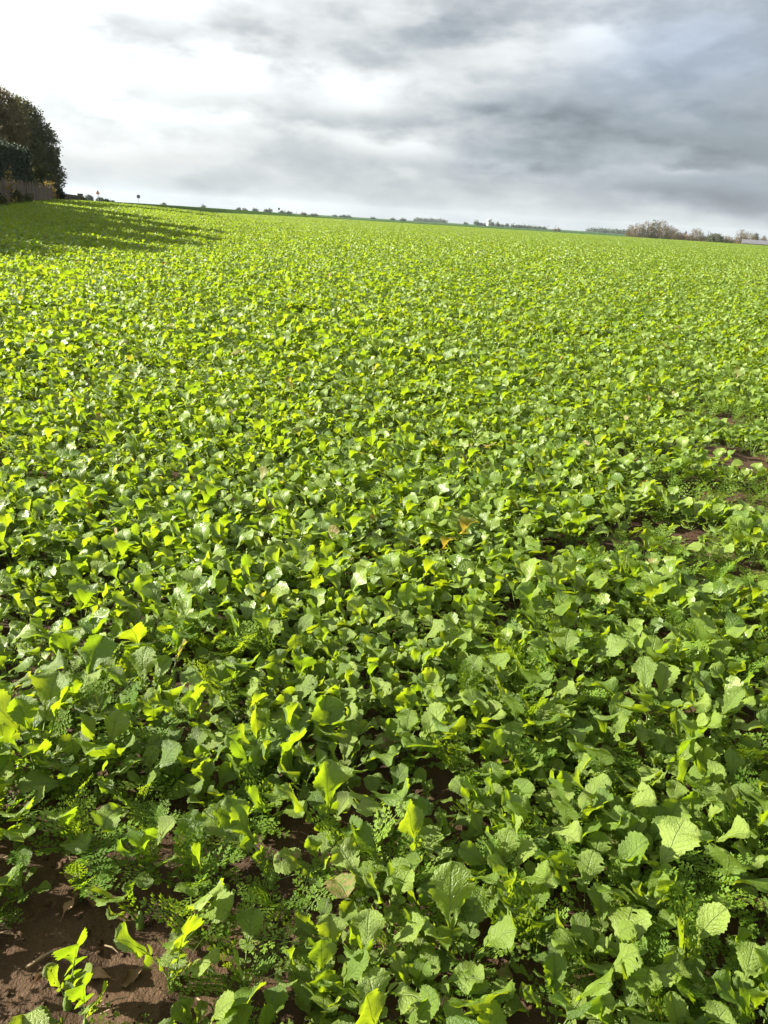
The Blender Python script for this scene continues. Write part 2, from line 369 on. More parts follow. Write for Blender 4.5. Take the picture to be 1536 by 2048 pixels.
def soil_z(x, y):
    r = np.hypot(x, y); k = 1 - sstep(6, 14, r)
    d = 0.085 * (fbm(x * 1.6, y * 1.6, 3, 3) - 0.45) + k * (0.045 * (fbm(x * 9, y * 9, 7, 4) - 0.45) + 0.018 * np.abs(vnoise(x * 45, y * 45, 21) - 0.5))
    return gz(x, y) + d
def land_z(x, y):
    m = in_crop(x, y); r = np.hypot(x, y)
    z = gz(x, y) - 0.03
    inner = m & (r < np.interp(np.degrees(np.arctan2(x, np.maximum(y, 1e-3))), DM_AZ, DM) - 2) & (x > np.interp(y, EY, EX) + 1.0)
    return np.where(inner, z - 0.3, z)
polar_sheet('ground', -180, 180, 721, np.concatenate([[0.02], np.geomspace(0.5, 420, 150), np.geomspace(460, 5600, 26)]), land_z, M_TURF)
polar_sheet('field_soil', -48, 48, 128, np.geomspace(0.35, 375, 560), soil_z, M_SOIL, keep=in_crop)
# far farmland beyond the field, laid on the ground sheet
def far_z(x, y): return gz(x, y) + 0.05
polar_sheet('far_farmland', -70, 70, 200, np.geomspace(452, 5500, 34), far_z, M_FARLAND)

# raised road bank on the left behind the field
bank_pts = [(px, py, D, float(at_d(px, py, D)[2])) for px, py, D in ((165, 400.5, 128), (182, 400.8, 150), (230, 403.5, 180), (300, 407.6, 215), (380, 412.8, 265), (450, 417.6, 310), (530, 424.0, 345), (600, 429.6, 368), (680, 437.5, 392))]
def bank():
    prof = [(-1.0, 0.0), (-0.72, 0.22), (-0.45, 0.62), (-0.18, 0.92), (0.0, 1.0), (0.5, 1.02), (1.0, 0.95), (1.6, 0.1)]
    V = []; n = 70; m = len(prof)
    ax = np.array([azel(p[0], p[1])[0] for p in bank_pts]); ds = np.array([p[2] for p in bank_pts]); hs = np.array([p[3] for p in bank_pts])
    for k in range(n):
        a = ax[0] + (ax[-1] - ax[0]) * k / (n - 1); D = np.interp(a, ax, ds); h = np.interp(a, ax, hs); wd = 14 + 0.03 * D
        for q, hh in prof:
            r = D + q * wd; x, y = r * math.sin(R(a)), r * math.cos(R(a))
            V.append((x, y, min(float(gz(x, y)), 0.6) * (1 - hh) - 0.06 + (h) * hh + (0.12 * (fbm(x * .3, y * .3, 5, 3) - .5) if 0 < hh < 1.0 else 0)))
    Q = [(k * m + i, (k + 1) * m + i, (k + 1) * m + i + 1, k * m + i + 1) for k in range(n - 1) for i in range(m - 1)]
    o = link('road_bank', fast_mesh('road_bank', V, Q, M_BANK, smooth=True)); o['kind'] = 'structure'
bank()

# ---------------------------------------------------------------- leaf shapes
def leaf_arrays(g, L=0.24, pet=0.42, Wd=0.045, e0=75, e1=10, fold=0.25, ripple=0.18, sway=0.0, twist=0.0, nt=20, nu=3, lobes=2, lnt=7, tube=True):
    """one lyrate radish leaf: petiole, side lobes, toothed terminal lobe. base at origin, growing along +Y"""
    M = 41; t = np.linspace(0, 1, M)
    e = np.radians(e0 + (e1 - e0) * (t ** 1.25)); ds = L / (M - 1)
    y = np.concatenate([[0], np.cumsum(np.cos(e[:-1]) * ds)]); z = np.concatenate([[0], np.cumsum(np.sin(e[:-1]) * ds)])
    x = sway * L * np.sin(t * 2.4)
    def fr(tt):
        c0 = np.array([np.interp(tt, t, x), np.interp(tt, t, y), np.interp(tt, t, z)]); ee = np.interp(tt, t, e)
        T = np.array([0, math.cos(ee), math.sin(ee)]); X = np.array([1.0, 0, 0]); N = np.cross(X, T)
        a = twist * tt; return c0, T, X * math.cos(a) + N * math.sin(a), N * math.cos(a) - X * math.sin(a)
    V, Fc, UV = [], [], []
    ph = g.uniform(0, 6.28, 4); fq = g.uniform(6, 11)
    us = np.linspace(-1, 1, 2 * nu + 1); asym = g.uniform(0.85, 1.18); lob = g.uniform(0.03, 0.13); lfq = g.uniform(8, 17)
    for i in range(nt + 1):
        s = i / nt; tt = pet + (1 - pet) * s; c0, T, X, N = fr(tt)
        prof = (0.10 + 0.90 * sstep(0.0, 0.62, s)) * math.sqrt(max(1 - s ** 5.5, 0.0)) + 0.02
        prof *= 1 + lob * math.sin(ph[2] + s * lfq) * (1 if s > .08 else 0) + (0.07 if i % 2 else -0.07) * (1 if 0.1 < s < 0.97 else 0)
        for u in us:
            wv = Wd * prof * (asym if u > 0 else 1 / asym); au = abs(u)
            rp = ripple * Wd * (au ** 1.6) * math.sin(fq * s + ph[0 if u > 0 else 1]) * sstep(0.02, 0.3, s)
            q = c0 + X * (u * wv * math.cos(fold * 0.9)) + N * (au * wv * math.sin(fold) + rp + 0.05 * Wd * math.sin(au * 6.28 + s * 12)) + T * (0.16 * wv * au * (1 if s < .75 else 0.3))
            V.append(q); UV.append((0.5 + 0.5 * u, s))
    k = 2 * nu + 1
    for i in range(nt):
        for j in range(k - 1):
            if nt > 12 and i > 2 and g.uniform() < 0.008: continue      # insect holes
            Fc.append((i * k + j, i * k + j + 1, (i + 1) * k + j + 1, (i + 1) * k + j))
    for b in range(lobes):
        for sd in (-1, 1):
            tt = pet * (0.97 - 0.30 * b - g.uniform(0, 0.06)); c0, T, X, N = fr(tt)
            ll = Wd * g.uniform(0.50, 0.80) * (1 - 0.25 * b); D = X * sd * 0.88 + T * 0.42 + N * g.uniform(-0.25, 0.35); D /= np.linalg.norm(D)
            S = np.cross(N, D); n0 = len(V); m2 = lnt
            for q in range(m2):
                v = q / (m2 - 1); ww = ll * 0.40 * (math.sin(math.pi * min(v * 0.92 + 0.05, 1)) ** 0.7) * (1.08 if q % 2 else 0.92)
                for sg in (-1, 0, 1):
                    V.append(c0 + D * ll * v + S * sg * ww + N * (abs(sg) * ww * 0.3 - 0.15 * ll * v * v)); UV.append((0.5 + 0.5 * sg, v))
            for q in range(m2 - 1):
                for j in range(2): Fc.append((n0 + q * 3 + j, n0 + q * 3 + j + 1, n0 + q * 3 + 4 + j, n0 + q * 3 + 3 + j) if np.dot(np.cross(S, D), N) > 0 else (n0 + q * 3 + j + 1, n0 + q * 3 + j, n0 + q * 3 + 3 + j, n0 + q * 3 + 4 + j))
    n0 = len(V); ns = 3; rings = 5 if tube else 2
    for i in range(rings):
        tt = pet * 1.25 * i / (rings - 1); c0, T, X, N = fr(tt); rr = (0.011 - 0.007 * i / (rings - 1)) * L
        for q in range(ns):
            a = 2.094 * q + 0.52; V.append(c0 - N * rr * 0.8 + (X * math.cos(a) + N * math.sin(a)) * rr); UV.append((0.5, -0.5))
    for i in range(rings - 1):
        for q in range(ns): Fc.append((n0 + i * ns + q, n0 + i * ns + (q + 1) % ns, n0 + (i + 1) * ns + (q + 1) % ns, n0 + (i + 1) * ns + q))
    c0, _, _, _ = fr(pet + (1 - pet) * 0.5)
    return np.array(V), Fc, np.array(UV), c0

def rand_leaf(g, role, **kw):
    """role: 0 outer drooping, 1 middle, 2 inner upright"""
    e0 = (g.uniform(36, 62), g.uniform(60, 80), g.uniform(72, 90))[role]
    e1 = (g.uniform(-15, 25), g.uniform(-15, 52), g.uniform(15, 84))[role]
    return leaf_arrays(g, L=1.0, pet=g.uniform(0.44, 0.60), Wd=g.uniform(0.145, 0.205), e0=e0, e1=e1, fold=g.uniform(-0.05, 0.5), ripple=g.uniform(0.10, 0.36),
                       sway=g.uniform(-0.12, 0.12), twist=g.uniform(-0.55, 0.55), **kw)
LEAVES = {0: [], 1: [], 2: []}
for role, cnt in ((0, 18), (1, 22), (2, 16)):
    for q in range(cnt):
        V, Fc, UV, c0 = rand_leaf(rng, role, nt=20, nu=3, lobes=int(rng.integers(1, 4)))
        LEAVES[role].append((make_mesh('radish_leaf', V, Fc, M_LEAF, UV, np.zeros(len(V))), c0))
def stem_mesh():
    b = MB(); b.tube([(0, 0, -0.02), (0, 0, 0.012), (0.002, 0.001, 0.035), (0.002, 0.002, 0.05)], [0.009, 0.010, 0.007, 0.003], 6)
    return make_mesh('stem', b.v, b.f, M_LEAF, np.tile([0.5, -0.5], (len(b.v), 1)), np.zeros(len(b.v)))
STEM = stem_mesh()

def frond_arrays(g, L=1.0, e0=70, e1=10, npair=8, sub=4, wd=0.21):
    """ferny twice-cut phacelia leaf"""
    M = 21; t = np.linspace(0, 1, M); e = np.radians(e0 + (e1 - e0) * t); ds = L / (M - 1)
    y = np.concatenate([[0], np.cumsum(np.cos(e[:-1]) * ds)]); z = np.concatenate([[0], np.cumsum(np.sin(e[:-1]) * ds)])
    V, Fc = [], []
    def fr(tt):
        ee = np.interp(tt, t, e); T = np.array([0, math.cos(ee), math.sin(ee)]); X = np.array([1.0, 0, 0])
        return np.array([0, np.interp(tt, t, y), np.interp(tt, t, z)]), T, X, np.cross(X, T)
    for i in range(5):
        c0, T, X, N = fr(i / 4 * 0.98); rr = 0.014 * (1 - 0.75 * i / 4)
        for q in range(3): V.append(c0 + (X * math.cos(2.094 * q + .5) + N * math.sin(2.094 * q + .5)) * rr)
    for i in range(4):
        for q in range(3): Fc.append((i * 3 + q, i * 3 + (q + 1) % 3, i * 3 + 3 + (q + 1) % 3, i * 3 + 3 + q))
    def leaflet(c0, D, S, ll, ww):
        n0 = len(V); V.extend([c0, c0 + D * ll * 0.5 + S * ww, c0 + D * ll, c0 + D * ll * 0.5 - S * ww]); Fc.append((n0, n0 + 3, n0 + 2, n0 + 1))
    for b in range(npair):
        s = b / (npair - 1); tt = 0.28 + 0.70 * s; ll = wd * (math.sin(math.pi * (0.18 + 0.72 * s)) ** 0.8) * g.uniform(0.85, 1.1)
        for sd in (-1, 1):
            c0, T, X, N = fr(tt + g.uniform(-0.015, 0.015)); D = X * sd * 0.86 + T * 0.5 + N * g.uniform(-0.15, 0.4); D /= np.linalg.norm(D); S = np.cross(N, D)
            leaflet(c0 + D * ll * 0.55, D, S, ll * 0.5, ll * 0.11)
            n0 = len(V); V.extend([c0 - S * 0.006, c0 + S * 0.006, c0 + D * ll * 0.7]); Fc.append((n0, n0 + 1, n0 + 2))
            for k in range(sub):
                v = 0.15 + 0.55 * k / max(sub - 1, 1)
                for s2 in (-1, 1):
                    D2 = D * 0.6 + S * s2 * 0.8 + N * g.uniform(-0.1, 0.3); leaflet(c0 + D * ll * v, D2, np.cross(N, D2), ll * 0.34 * (1.1 - v * 0.5), ll * 0.085)
    c0, T, X, N = fr(0.97); leaflet(c0, T, X, 0.08, 0.02)
    return np.array(V), Fc
FRONDS = []
for q in range(9):
    V, Fc = frond_arrays(rng, 1.0, rng.uniform(50, 85), rng.uniform(-20, 45), int(rng.integers(7, 10)), 3)
    FRONDS.append(make_mesh('phacelia_frond', V, Fc, M_FERN, None, np.zeros(len(V)), smooth=False))

# ---------------------------------------------------------------- plant recipes
def plant_recipe(g, size=1.0):
    """list of (role, variant, azimuth, tilt, length) for a rosette"""
    n = int(g.integers(6, 10)); a0 = g.uniform(0, 6.28); out = []
    for k in range(n):
        role = 0 if k < n * 0.32 else (1 if k < n * 0.66 else 2)
        L = (g.uniform(0.08, 0.155), g.uniform(0.12, 0.215), g.uniform(0.06, 0.205))[role] * size
        out.append((role, int(g.integers(0, len(LEAVES[role]))), a0 + k * 2.4 + g.normal(0, 0.25), g.normal(0, 0.10), L))
    return out

# bare patches of soil, given by where they lie on the ground: (x, y, rx, ry, rot)
def gp(px, py): return at_z(px, py, 0.0)[:2]
BARE = [(*gp(190, 1910), 0.24, 0.15, 0.2), (*gp(60, 2040), 0.34, 0.14, 0.0), (*gp(60, 1710), 0.17, 0.10, 0.1), (*gp(390, 1690), 0.09, 0.08, 0), (*gp(330, 2000), 0.12, 0.08, 0),
        (*gp(1480, 1020), 0.55, 0.32, -0.35), (*gp(1510, 940), 0.55, 0.45, -0.3), (*gp(1330, 1085), 0.30, 0.22, -0.5), (*gp(1500, 1185), 0.42, 0.20, -0.2), (*gp(1440, 850), 0.45, 0.42, -.3), (*gp(1500, 1480), 0.12, 0.06, 0), (*gp(1280, 1290), 0.18, 0.06, 0.2), (*gp(80, 1420), 0.12, 0.06, 0),
        (*gp(1390, 1870), 0.09, 0.05, 0), (*gp(1200, 1130), 0.22, 0.10, 0.3), (*gp(1300, 1420), 0.11, 0.07, 0), (*gp(360, 1400), 0.14, 0.06, 0),
        (*gp(1150, 690), 0.7, 0.25, 0.1), (*gp(620, 640), 0.8, 0.3, 0.2)]
def bare(x, y):
    d = np.ones_like(np.asarray(x, float))
    for bx, by, rx, ry, ro in BARE:
        qx = (x - bx) * math.cos(ro) + (y - by) * math.sin(ro); qy = -(x - bx) * math.sin(ro) + (y - by) * math.cos(ro)
        d = np.minimum(d, 0.03 + 0.97 * sstep(0.75, 1.35, np.sqrt((qx / rx) ** 2 + (qy / ry) ** 2)))
    return d
def density(x, y):
    return bare(x, y) * (0.60 + 0.40 * sstep(0.32, 0.52, fbm(x * 0.9 + 40, y * 0.9, 31, 3)))
def jitter_grid(x0, x1, y0, y1, step, g):
    xs = np.arange(x0, x1, step); ys = np.arange(y0, y1, step); X, Y = np.meshgrid(xs, ys)
    X = X + g.uniform(-0.48, 0.48, X.shape) * step; Y = Y + g.uniform(-0.48, 0.48, Y.shape) * step
    return X.ravel(), Y.ravel()

# ---------------------------------------------------------------- the individual plants near the camera
HEAD = []        # (empty, sort key)
def pct(p):
    a, b, _ = project(p); return 100 * a / W, 100 * (1 - b / H)
used_labels = set()
ONES = 'zero one two three four five six seven eight nine ten eleven twelve thirteen fourteen fifteen sixteen seventeen eighteen nineteen'.split()
def say(v):
    v = int(round(v)); return ONES[v] if v < 20 else 'a hundred' if v > 99 else 'twenty thirty forty fifty sixty seventy eighty ninety'.split()[v // 10 - 2] + ('-' + ONES[v % 10] if v % 10 else '')
def unique_label(fmt, px, py):
    for da, db in ((0, 0), (1, 0), (0, 1), (-1, 0), (0, -1), (1, 1), (-1, -1), (1, -1), (-1, 1)):
        s = fmt.format(say(max(px + da, 0)), say(max(py + db, 0)))
        if s not in used_labels: break
    used_labels.add(s); return s
def add_leaf(root, role, var, a, tilt, L, name='leaf'):
    me, _ = LEAVES[role][var % len(LEAVES[role])]
    return link(name, me, root, (0, 0, 0.012), (tilt, 0, a), L)
def leaf_to(root, base, target, role, var):
    """a leaf grown from the crown so that the middle of its blade comes to the target point"""
    me, c0 = LEAVES[role][var % len(LEAVES[role])]; d = np.asarray(target) - base - np.array([0, 0, 0.012])
    L = np.linalg.norm(d) / np.linalg.norm(c0); L = min(max(L, 0.10), 0.25)
    a = math.atan2(d[1], d[0]) - math.pi / 2; ev = math.atan2(d[2], math.hypot(d[0], d[1])); ec = math.atan2(c0[2], c0[1])
    link('leaf', me, root, (0, 0, 0.012), (ev - ec, 0, a), L)

# plants picked out by hand: base pixel, blades (pixel x, y, height of the blade, role), extra leaves, label
HAND = [
 ((545, 1775), [(412, 1580, .27, 1), (465, 1570, .25, 2), (440, 1640, .12, 0)], 3, 'radish plant leaning left over bare soil with one long-stalked pale leaf'),
 ((655, 1700), [(655, 1522, .26, 2), (563, 1548, .24, 2), (700, 1660, .12, 0)], 3, 'tall radish plant with pale jagged leaf and yellow backlit leaf, left of centre'),
 ((1100, 1790), [(1093, 1697, .24, 2), (980, 1815, .20, 1), (1150, 1760, .10, 0)], 3, 'radish plant holding one pale oval upright leaf, lower right of centre'),
 ((905, 1540), [(903, 1425, .27, 2), (800, 1460, .22, 1), (960, 1500, .12, 0)], 3, 'radish plant with erect yellow-green blade, just right of centre and below it'),
 ((970, 1250), [(985, 1140, .31, 2), (960, 1190, .22, 1)], 4, 'tall radish plant with large pale leaf standing above its neighbours, right of centre'),
 ((20, 1410), [(30, 1335, .26, 2), (110, 1330, .18, 1)], 3, 'radish plant with a rounded glowing yellow leaf at the left picture edge'),
 ((35, 1700), [(18, 1605, .26, 1), (40, 1660, .15, 0)], 3, 'radish plant with big backlit yellow leaf at left edge above bare soil'),
 ((1420, 1810), [(1440, 1700, .22, 2), (1500, 1760, .16, 1), (1350, 1770, .12, 0)], 3, 'radish plant with rounded wrinkled pale leaf near the lower right edge'),
 ((345, 1975), [(265, 1885, .17, 1), (352, 1885, .18, 2), (400, 1930, .12, 0)], 2, 'radish plant with two yellow leaves and one dark leaf beside lower left soil'),
 ((135, 2010), [(138, 1905, .20, 2), (110, 1950, .08, 0), (160, 1955, .08, 0)], 0, 'small upright radish plant standing alone on bare soil, lower left corner'),
 ((172, 2075), [(180, 2010, .13, 1), (165, 1985, .15, 2)], 2, 'low radish plant at the bottom edge of the bare soil'),
 ((280, 1850), [(205, 1785, .15, 1), (245, 1800, .15, 2), (235, 1835, .08, 0)], 1, 'low radish plant with three grey-green leaves in the middle of bare soil'),
 ((300, 1765), [(298, 1680, .18, 2), (255, 1705, .13, 1), (330, 1720, .10, 1)], 2, 'small radish plant with pale curled leaf at the top of bare soil'),
 ((385, 1860), [(405, 1775, .22, 2), (430, 1820, .12, 0)], 2, 'radish plant with one broad glowing yellow leaf right of bare soil'),
 ((140, 1710), [(115, 1640, .17, 1), (150, 1740, .05, 0), (160, 1680, .12, 2)], 1, 'small grey-green radish plant on bare soil near the left edge'),
 ((735, 920), [(740, 848, .30, 2)], 5, 'radish plant with erect yellow leaf at picture middle, upper half'),
 ((480, 1370), [(455, 1310, .24, 2), (500, 1308, .24, 2)], 4, 'radish plant with twin yellow upright leaves left of centre'),
 ((265, 1350), [(270, 1265, .26, 2), (250, 1235, .28, 1)], 4, 'radish plant with a white glinting leaf below a yellow one, left'),
 ((1440, 1100), [(1440, 1030, .27, 2), (1490, 1005, .24, 1)], 3, 'radish plant with pale leaf and round leaf beside right bare track'),
 ((1365, 1165), [(1360, 1112, .24, 1), (1400, 1140, .12, 0)], 3, 'radish plant with a broad pale leaf by the right bare track'),
 ((930, 2080), [(915, 1975, .27, 2), (985, 1985, .18, 1)], 4, 'radish plant with long curled yellow leaf at bottom centre right'),
 ((1110, 2090), [(1120, 1995, .22, 1), (1180, 1985, .20, 2)], 4, 'radish plant with large folded leaf at the bottom edge, right of centre'),
 ((760, 1640), [(730, 1580, .22, 1), (800, 1570, .22, 2)], 4, 'bushy radish plant with overlapping leaves just left of the lower centre'),
 ((1230, 1470), [(1195, 1400, .26, 1), (1260, 1390, .24, 2)], 4, 'radish plant with long bright arching leaf, right of centre'),
]
hand_xy = []
for (bx, by), blades, extra, lab in HAND:
    b = at_z(bx, by, 0.0); b[2] = float(soil_z(b[0], b[1])); hand_xy.append(b[:2])
    root = empty('radish_plant', b); link('stem', STEM, root)
    for k, (tx, ty, tz, role) in enumerate(blades):
        leaf_to(root, b, at_z(tx, ty, tz), role, int(rng.integers(0, 40)))
    for k in range(extra):
        role = int(rng.integers(0, 2)); add_leaf(root, role, int(rng.integers(0, 40)), rng.uniform(0, 6.28), rng.normal(0, 0.1), rng.uniform(0.11, 0.17))
    used_labels.add(lab); tag(root, lab, 'radish plant', 'radish plants in the foreground')
hand_xy = np.array(hand_xy)

STEP = 0.087
X, Y = jitter_grid(-3.6, 3.6, 0.45, 7.2, STEP, rng)
keep = (rng.uniform(0, 1, X.shape) < density(X, Y)) & in_crop(X, Y)
X, Y = X[keep], Y[keep]
dmin = np.sqrt(((X[:, None] - hand_xy[None, :, 0]) ** 2 + (Y[:, None] - hand_xy[None, :, 1]) ** 2)).min(1)
X, Y = X[dmin > 0.10], Y[dmin > 0.10]
Z = soil_z(X, Y)
inview = []
for x, y, z in zip(X, Y, Z):
    a, b, zz = project((x, y, z + 0.18)); inview.append(zz > 0.2 and -70 < a < W + 70 and b < H + 110)
inview = np.array(inview); order = np.argsort(np.hypot(X, Y))
NHERO = 300 - len(HAND)
hero = [i for i in order if inview[i]][:NHERO]
hero_set = set(hero); R_HERO = float(np.hypot(X[hero[-1]], Y[hero[-1]]))
rest = [i for i in range(len(X)) if i not in hero_set]
SIZES = [(0.0, 'small'), (0.92, 'middling'), (1.12, 'tall')]
for i in hero:
    g = rng; size = float(np.clip(g.normal(0.96, 0.19), 0.55, 1.40)); bd = float(density(X[i], Y[i]))
    if bd < 0.4: size *= 0.72
    root = empty('radish_plant', (X[i], Y[i], Z[i])); link('stem', STEM, root, scl=size)
    rec = plant_recipe(g, size)
    for role, var, a, tilt, L in rec: add_leaf(root, role, var, a, tilt, L)
    word = [w_ for s_, w_ in SIZES if size >= s_][-1]
    px, py = pct((X[i], Y[i], Z[i] + 0.16)); px = min(max(px, 0), 100); py = max(py, 0)
    where = 'on bare soil ' if bd < 0.4 else ''
    tag(root, unique_label(word + ' radish plant ' + (where.strip() or 'of ' + ['six', 'seven', 'eight', 'nine'][len(rec) - 6] + ' leaves') + ', {} percent across and {} percent up', px, py), 'radish plant', 'radish plants in the foreground')

# ferny phacelia plants growing between them
FX, FY = jitter_grid(-5, 5, 0.6, 9, 0.155, rng)
fm = (fbm(FX * 1.3 + 9, FY * 1.3 + 3, 77, 3) * (0.72 + 0.28 * sstep(0.05, 0.6, bare(FX, FY))))
FERN_SPOTS = [(1270, 1720), (1330, 1740), (1220, 1760), (1300, 1860), (1400, 1990), (470, 1345), (430, 1420), (1240, 1130), (1180, 1180), (1290, 1180), (250, 1480), (300, 1560), (190, 1560), (1060, 1400), (1480, 1560), (720, 1760), (800, 1800), (180, 1730), (380, 1790), (1100, 1530)]
fk = (fm > 0.36) & in_crop(FX, FY); FX, FY = FX[fk], FY[fk]
sp = np.array([gp(*q) for q in FERN_SPOTS]); FX = np.concatenate([sp[:, 0], FX]); FY = np.concatenate([sp[:, 1], FY]); FZ = soil_z(FX, FY)
def fern_recipe(g, s):
    return [(int(g.integers(0, len(FRONDS))), g.uniform(0, 6.28), g.normal(0, 0.15), g.uniform(0.10, 0.21) * s) for k in range(int(g.integers(6, 10)))]
fview = []
for x, y, z in zip(FX, FY, FZ):
    a, b, zz = project((x, y, z + 0.08)); fview.append(zz > 0.2 and -30 < a < W + 30 and b < H + 40)
ford = [i for i in np.argsort(np.where(np.arange(len(FX)) < len(sp), 0, np.hypot(FX, FY))) if fview[i]][:240]
fset = set(ford); frest = [i for i in range(len(FX)) if i not in fset]
for i in ford:
    root = empty('phacelia_plant', (FX[i], FY[i], FZ[i]))
    rec = fern_recipe(rng, 1.15 if i < len(sp) else rng.uniform(0.7, 1.1))
    for v, a, tilt, L in rec: link('frond', FRONDS[v], root, (0, 0, 0.004), (tilt, 0, a), L)
    px, py = pct((FX[i], FY[i], FZ[i] + 0.07)); px = min(max(px, 0), 100); py = max(py, 0)
    tag(root, unique_label('feathery phacelia plant under radish leaves, {} percent across and {} percent up', px, py), 'phacelia plant', 'phacelia plants in the foreground')

# ---------------------------------------------------------------- the rest of the crop: one stuff object, instances on points
PROTO = bpy.data.collections.new('crop_prototypes')
def join_plant(name, parts, mat, g):
    V, Fc, UV, LV = [], [], [], []; n = 0
    for v, f, uv, m4 in parts:
        q = v @ np.array(m4.to_3x3()).T + np.array(m4.translation)
        V.append(q); Fc += [tuple(n + k for k in ff) for ff in f]; UV.append(uv); LV.append(np.full(len(v), g.uniform(0, 1))); n += len(v)
    me = make_mesh(name, np.concatenate(V), Fc, mat, np.concatenate(UV), np.concatenate(LV)); return me
def mid_leafset(g, cnt, **kw):
    return {r: [rand_leaf(g, r, **kw)[:3] for _ in range(cnt)] for r in (0, 1, 2)}
MID = mid_leafset(rng, 6, nt=10, nu=2, lobes=1, lnt=4, tube=False)
LOW = mid_leafset(rng, 5, nt=5, nu=1, lobes=0, tube=False)
def plant_parts(g, src, size, off=(0, 0, 0), skip=0):
    out = []
    for k, (role, var, a, tilt, L) in enumerate(plant_recipe(g, size)):
        if skip and role == 0 and g.uniform() < 0.6: continue
        v, f, uv = src[role][var % len(src[role])]
        out.append((v, f, uv, Matrix.Translation(off) @ Euler((tilt, 0, a)).to_matrix().to_4x4() @ Matrix.Scale(L, 4)))
    return out
def proto(name, me):
    o = bpy.data.objects.new(name, me); PROTO.objects.link(o); return o
NMID, NPATCH = 14, 7
for k in range(NMID): proto(f'a_plant_{k:02d}', join_plant('crop_plant', plant_parts(rng, MID, rng.uniform(0.85, 1.1)), M_LEAF, rng))
PS = 1.5
for k in range(NPATCH):
    parts = []
    for gx in np.arange(0.06, PS, 0.122):
        for gy in np.arange(0.06, PS, 0.122):
            if rng.uniform() > 0.76: continue
            parts += plant_parts(rng, LOW, float(np.clip(rng.normal(1.22, .26), .6, 1.8)), (gx - PS / 2 + rng.uniform(-.07, .07), gy - PS / 2 + rng.uniform(-.07, .07), 0), 1)
    proto(f'b_patch_{k:02d}', join_plant('crop_patch', parts, M_LEAF, rng))
FPROTO = bpy.data.collections.new('phacelia_prototypes')
for k in range(5):
    parts = []
    for v_, a, tilt, L in fern_recipe(rng, 1.0):
        V, Fc = frond_arrays(rng, 1.0, rng.uniform(50, 85), rng.uniform(-20, 45), 6, 2)
        parts.append((V, Fc, np.zeros((len(V), 2)), Euler((tilt, 0, a)).to_matrix().to_4x4() @ Matrix.Scale(L, 4)))
    FPROTO.objects.link(bpy.data.objects.new(f'fern_{k}', join_plant('fern_plant', parts, M_FERN, rng)))

def scatter(name, coll, pts, rot, scl, idx):
    me = bpy.data.meshes.new(name); pts = np.asarray(pts, np.float32)
    me.vertices.add(len(pts)); me.vertices.foreach_set('co', pts.ravel())
    me.attributes.new('rot', 'FLOAT_VECTOR', 'POINT').data.foreach_set('vector', np.asarray(rot, np.float32).ravel())
    me.attributes.new('scl', 'FLOAT', 'POINT').data.foreach_set('value', np.asarray(scl, np.float32))
    me.attributes.new('idx', 'INT', 'POINT').data.foreach_set('value', np.asarray(idx, np.int32))
    o = link(name, me); ng = bpy.data.node_groups.new(name, 'GeometryNodeTree')
    ng.interface.new_socket('Geometry', in_out='INPUT', socket_type='NodeSocketGeometry'); ng.interface.new_socket('Geometry', in_out='OUTPUT', socket_type='NodeSocketGeometry')
    gi = ng.nodes.new('NodeGroupInput'); go = ng.nodes.new('NodeGroupOutput'); ci = ng.nodes.new('GeometryNodeCollectionInfo'); ip = ng.nodes.new('GeometryNodeInstanceOnPoints')
    ci.inputs['Collection'].default_value = coll; ci.inputs['Separate Children'].default_value = True; ci.inputs['Reset Children'].default_value = True
    ip.inputs['Pick Instance'].default_value = True
    def attr(nm, typ):
        n = ng.nodes.new('GeometryNodeInputNamedAttribute'); n.data_type = typ; n.inputs['Name'].default_value = nm; return n.outputs['Attribute']
    L_ = ng.links
    L_.new(gi.outputs[0], ip.inputs['Points']); L_.new(ci.outputs[0], ip.inputs['Instance']); L_.new(attr('idx', 'INT'), ip.inputs['Instance Index'])
    L_.new(attr('rot', 'FLOAT_VECTOR'), ip.inputs['Rotation']); L_.new(attr('scl', 'FLOAT'), ip.inputs['Scale']); L_.new(ip.outputs[0], go.inputs[0])
    md = o.modifiers.new('scatter', 'NODES'); md.node_group = ng; return o

pts, rots, scls, idxs = [], [], [], []
def push(x, y, z, a, s, i, tilt=0.0):
    n = len(x); pts.append(np.stack([x, y, z], -1)); r_ = np.zeros((n, 3)); r_[:, 2] = a
    if np.ndim(tilt): r_[:, 0] = tilt
    rots.append(r_); scls.append(np.broadcast_to(s, (n,))); idxs.append(i)
ri = np.array(rest); push(X[ri], Y[ri], Z[ri], rng.uniform(0, 6.28, len(ri)), rng.uniform(0.85, 1.15, len(ri)), rng.integers(0, NMID, len(ri)))
NEAR = 34.0
x, y = jitter_grid(-26, 26, 0.3, NEAR + 1, STEP * 1.25, rng)
r = np.hypot(x, y); k = in_crop(x, y) & (r < NEAR) & (np.abs(x) < 0.66 * y + 1.6) & ~((np.abs(x) < 3.6) & (y < 7.2)) & (rng.uniform(0, 1, x.shape) < density(x, y))
x, y = x[k], y[k]; push(x, y, soil_z(x, y), rng.uniform(0, 6.28, len(x)), np.clip(rng.normal(1.0, 0.18, len(x)) + 0.20 * sstep(4, 9, np.hypot(x, y)) + 0.5 * (fbm(x * .5, y * .5, 52, 3) - .44), 0.55, 1.7), rng.integers(0, NMID, len(x)), rng.normal(0, .06, len(x)))
xs = np.arange(-260, 300, PS); ys = np.arange(18, 376, PS); x, y = (q.ravel() for q in np.meshgrid(xs, ys))
r = np.hypot(x, y); k = in_crop(x, y) & (r >= NEAR - 0.3) & (np.abs(x) < 0.66 * y)
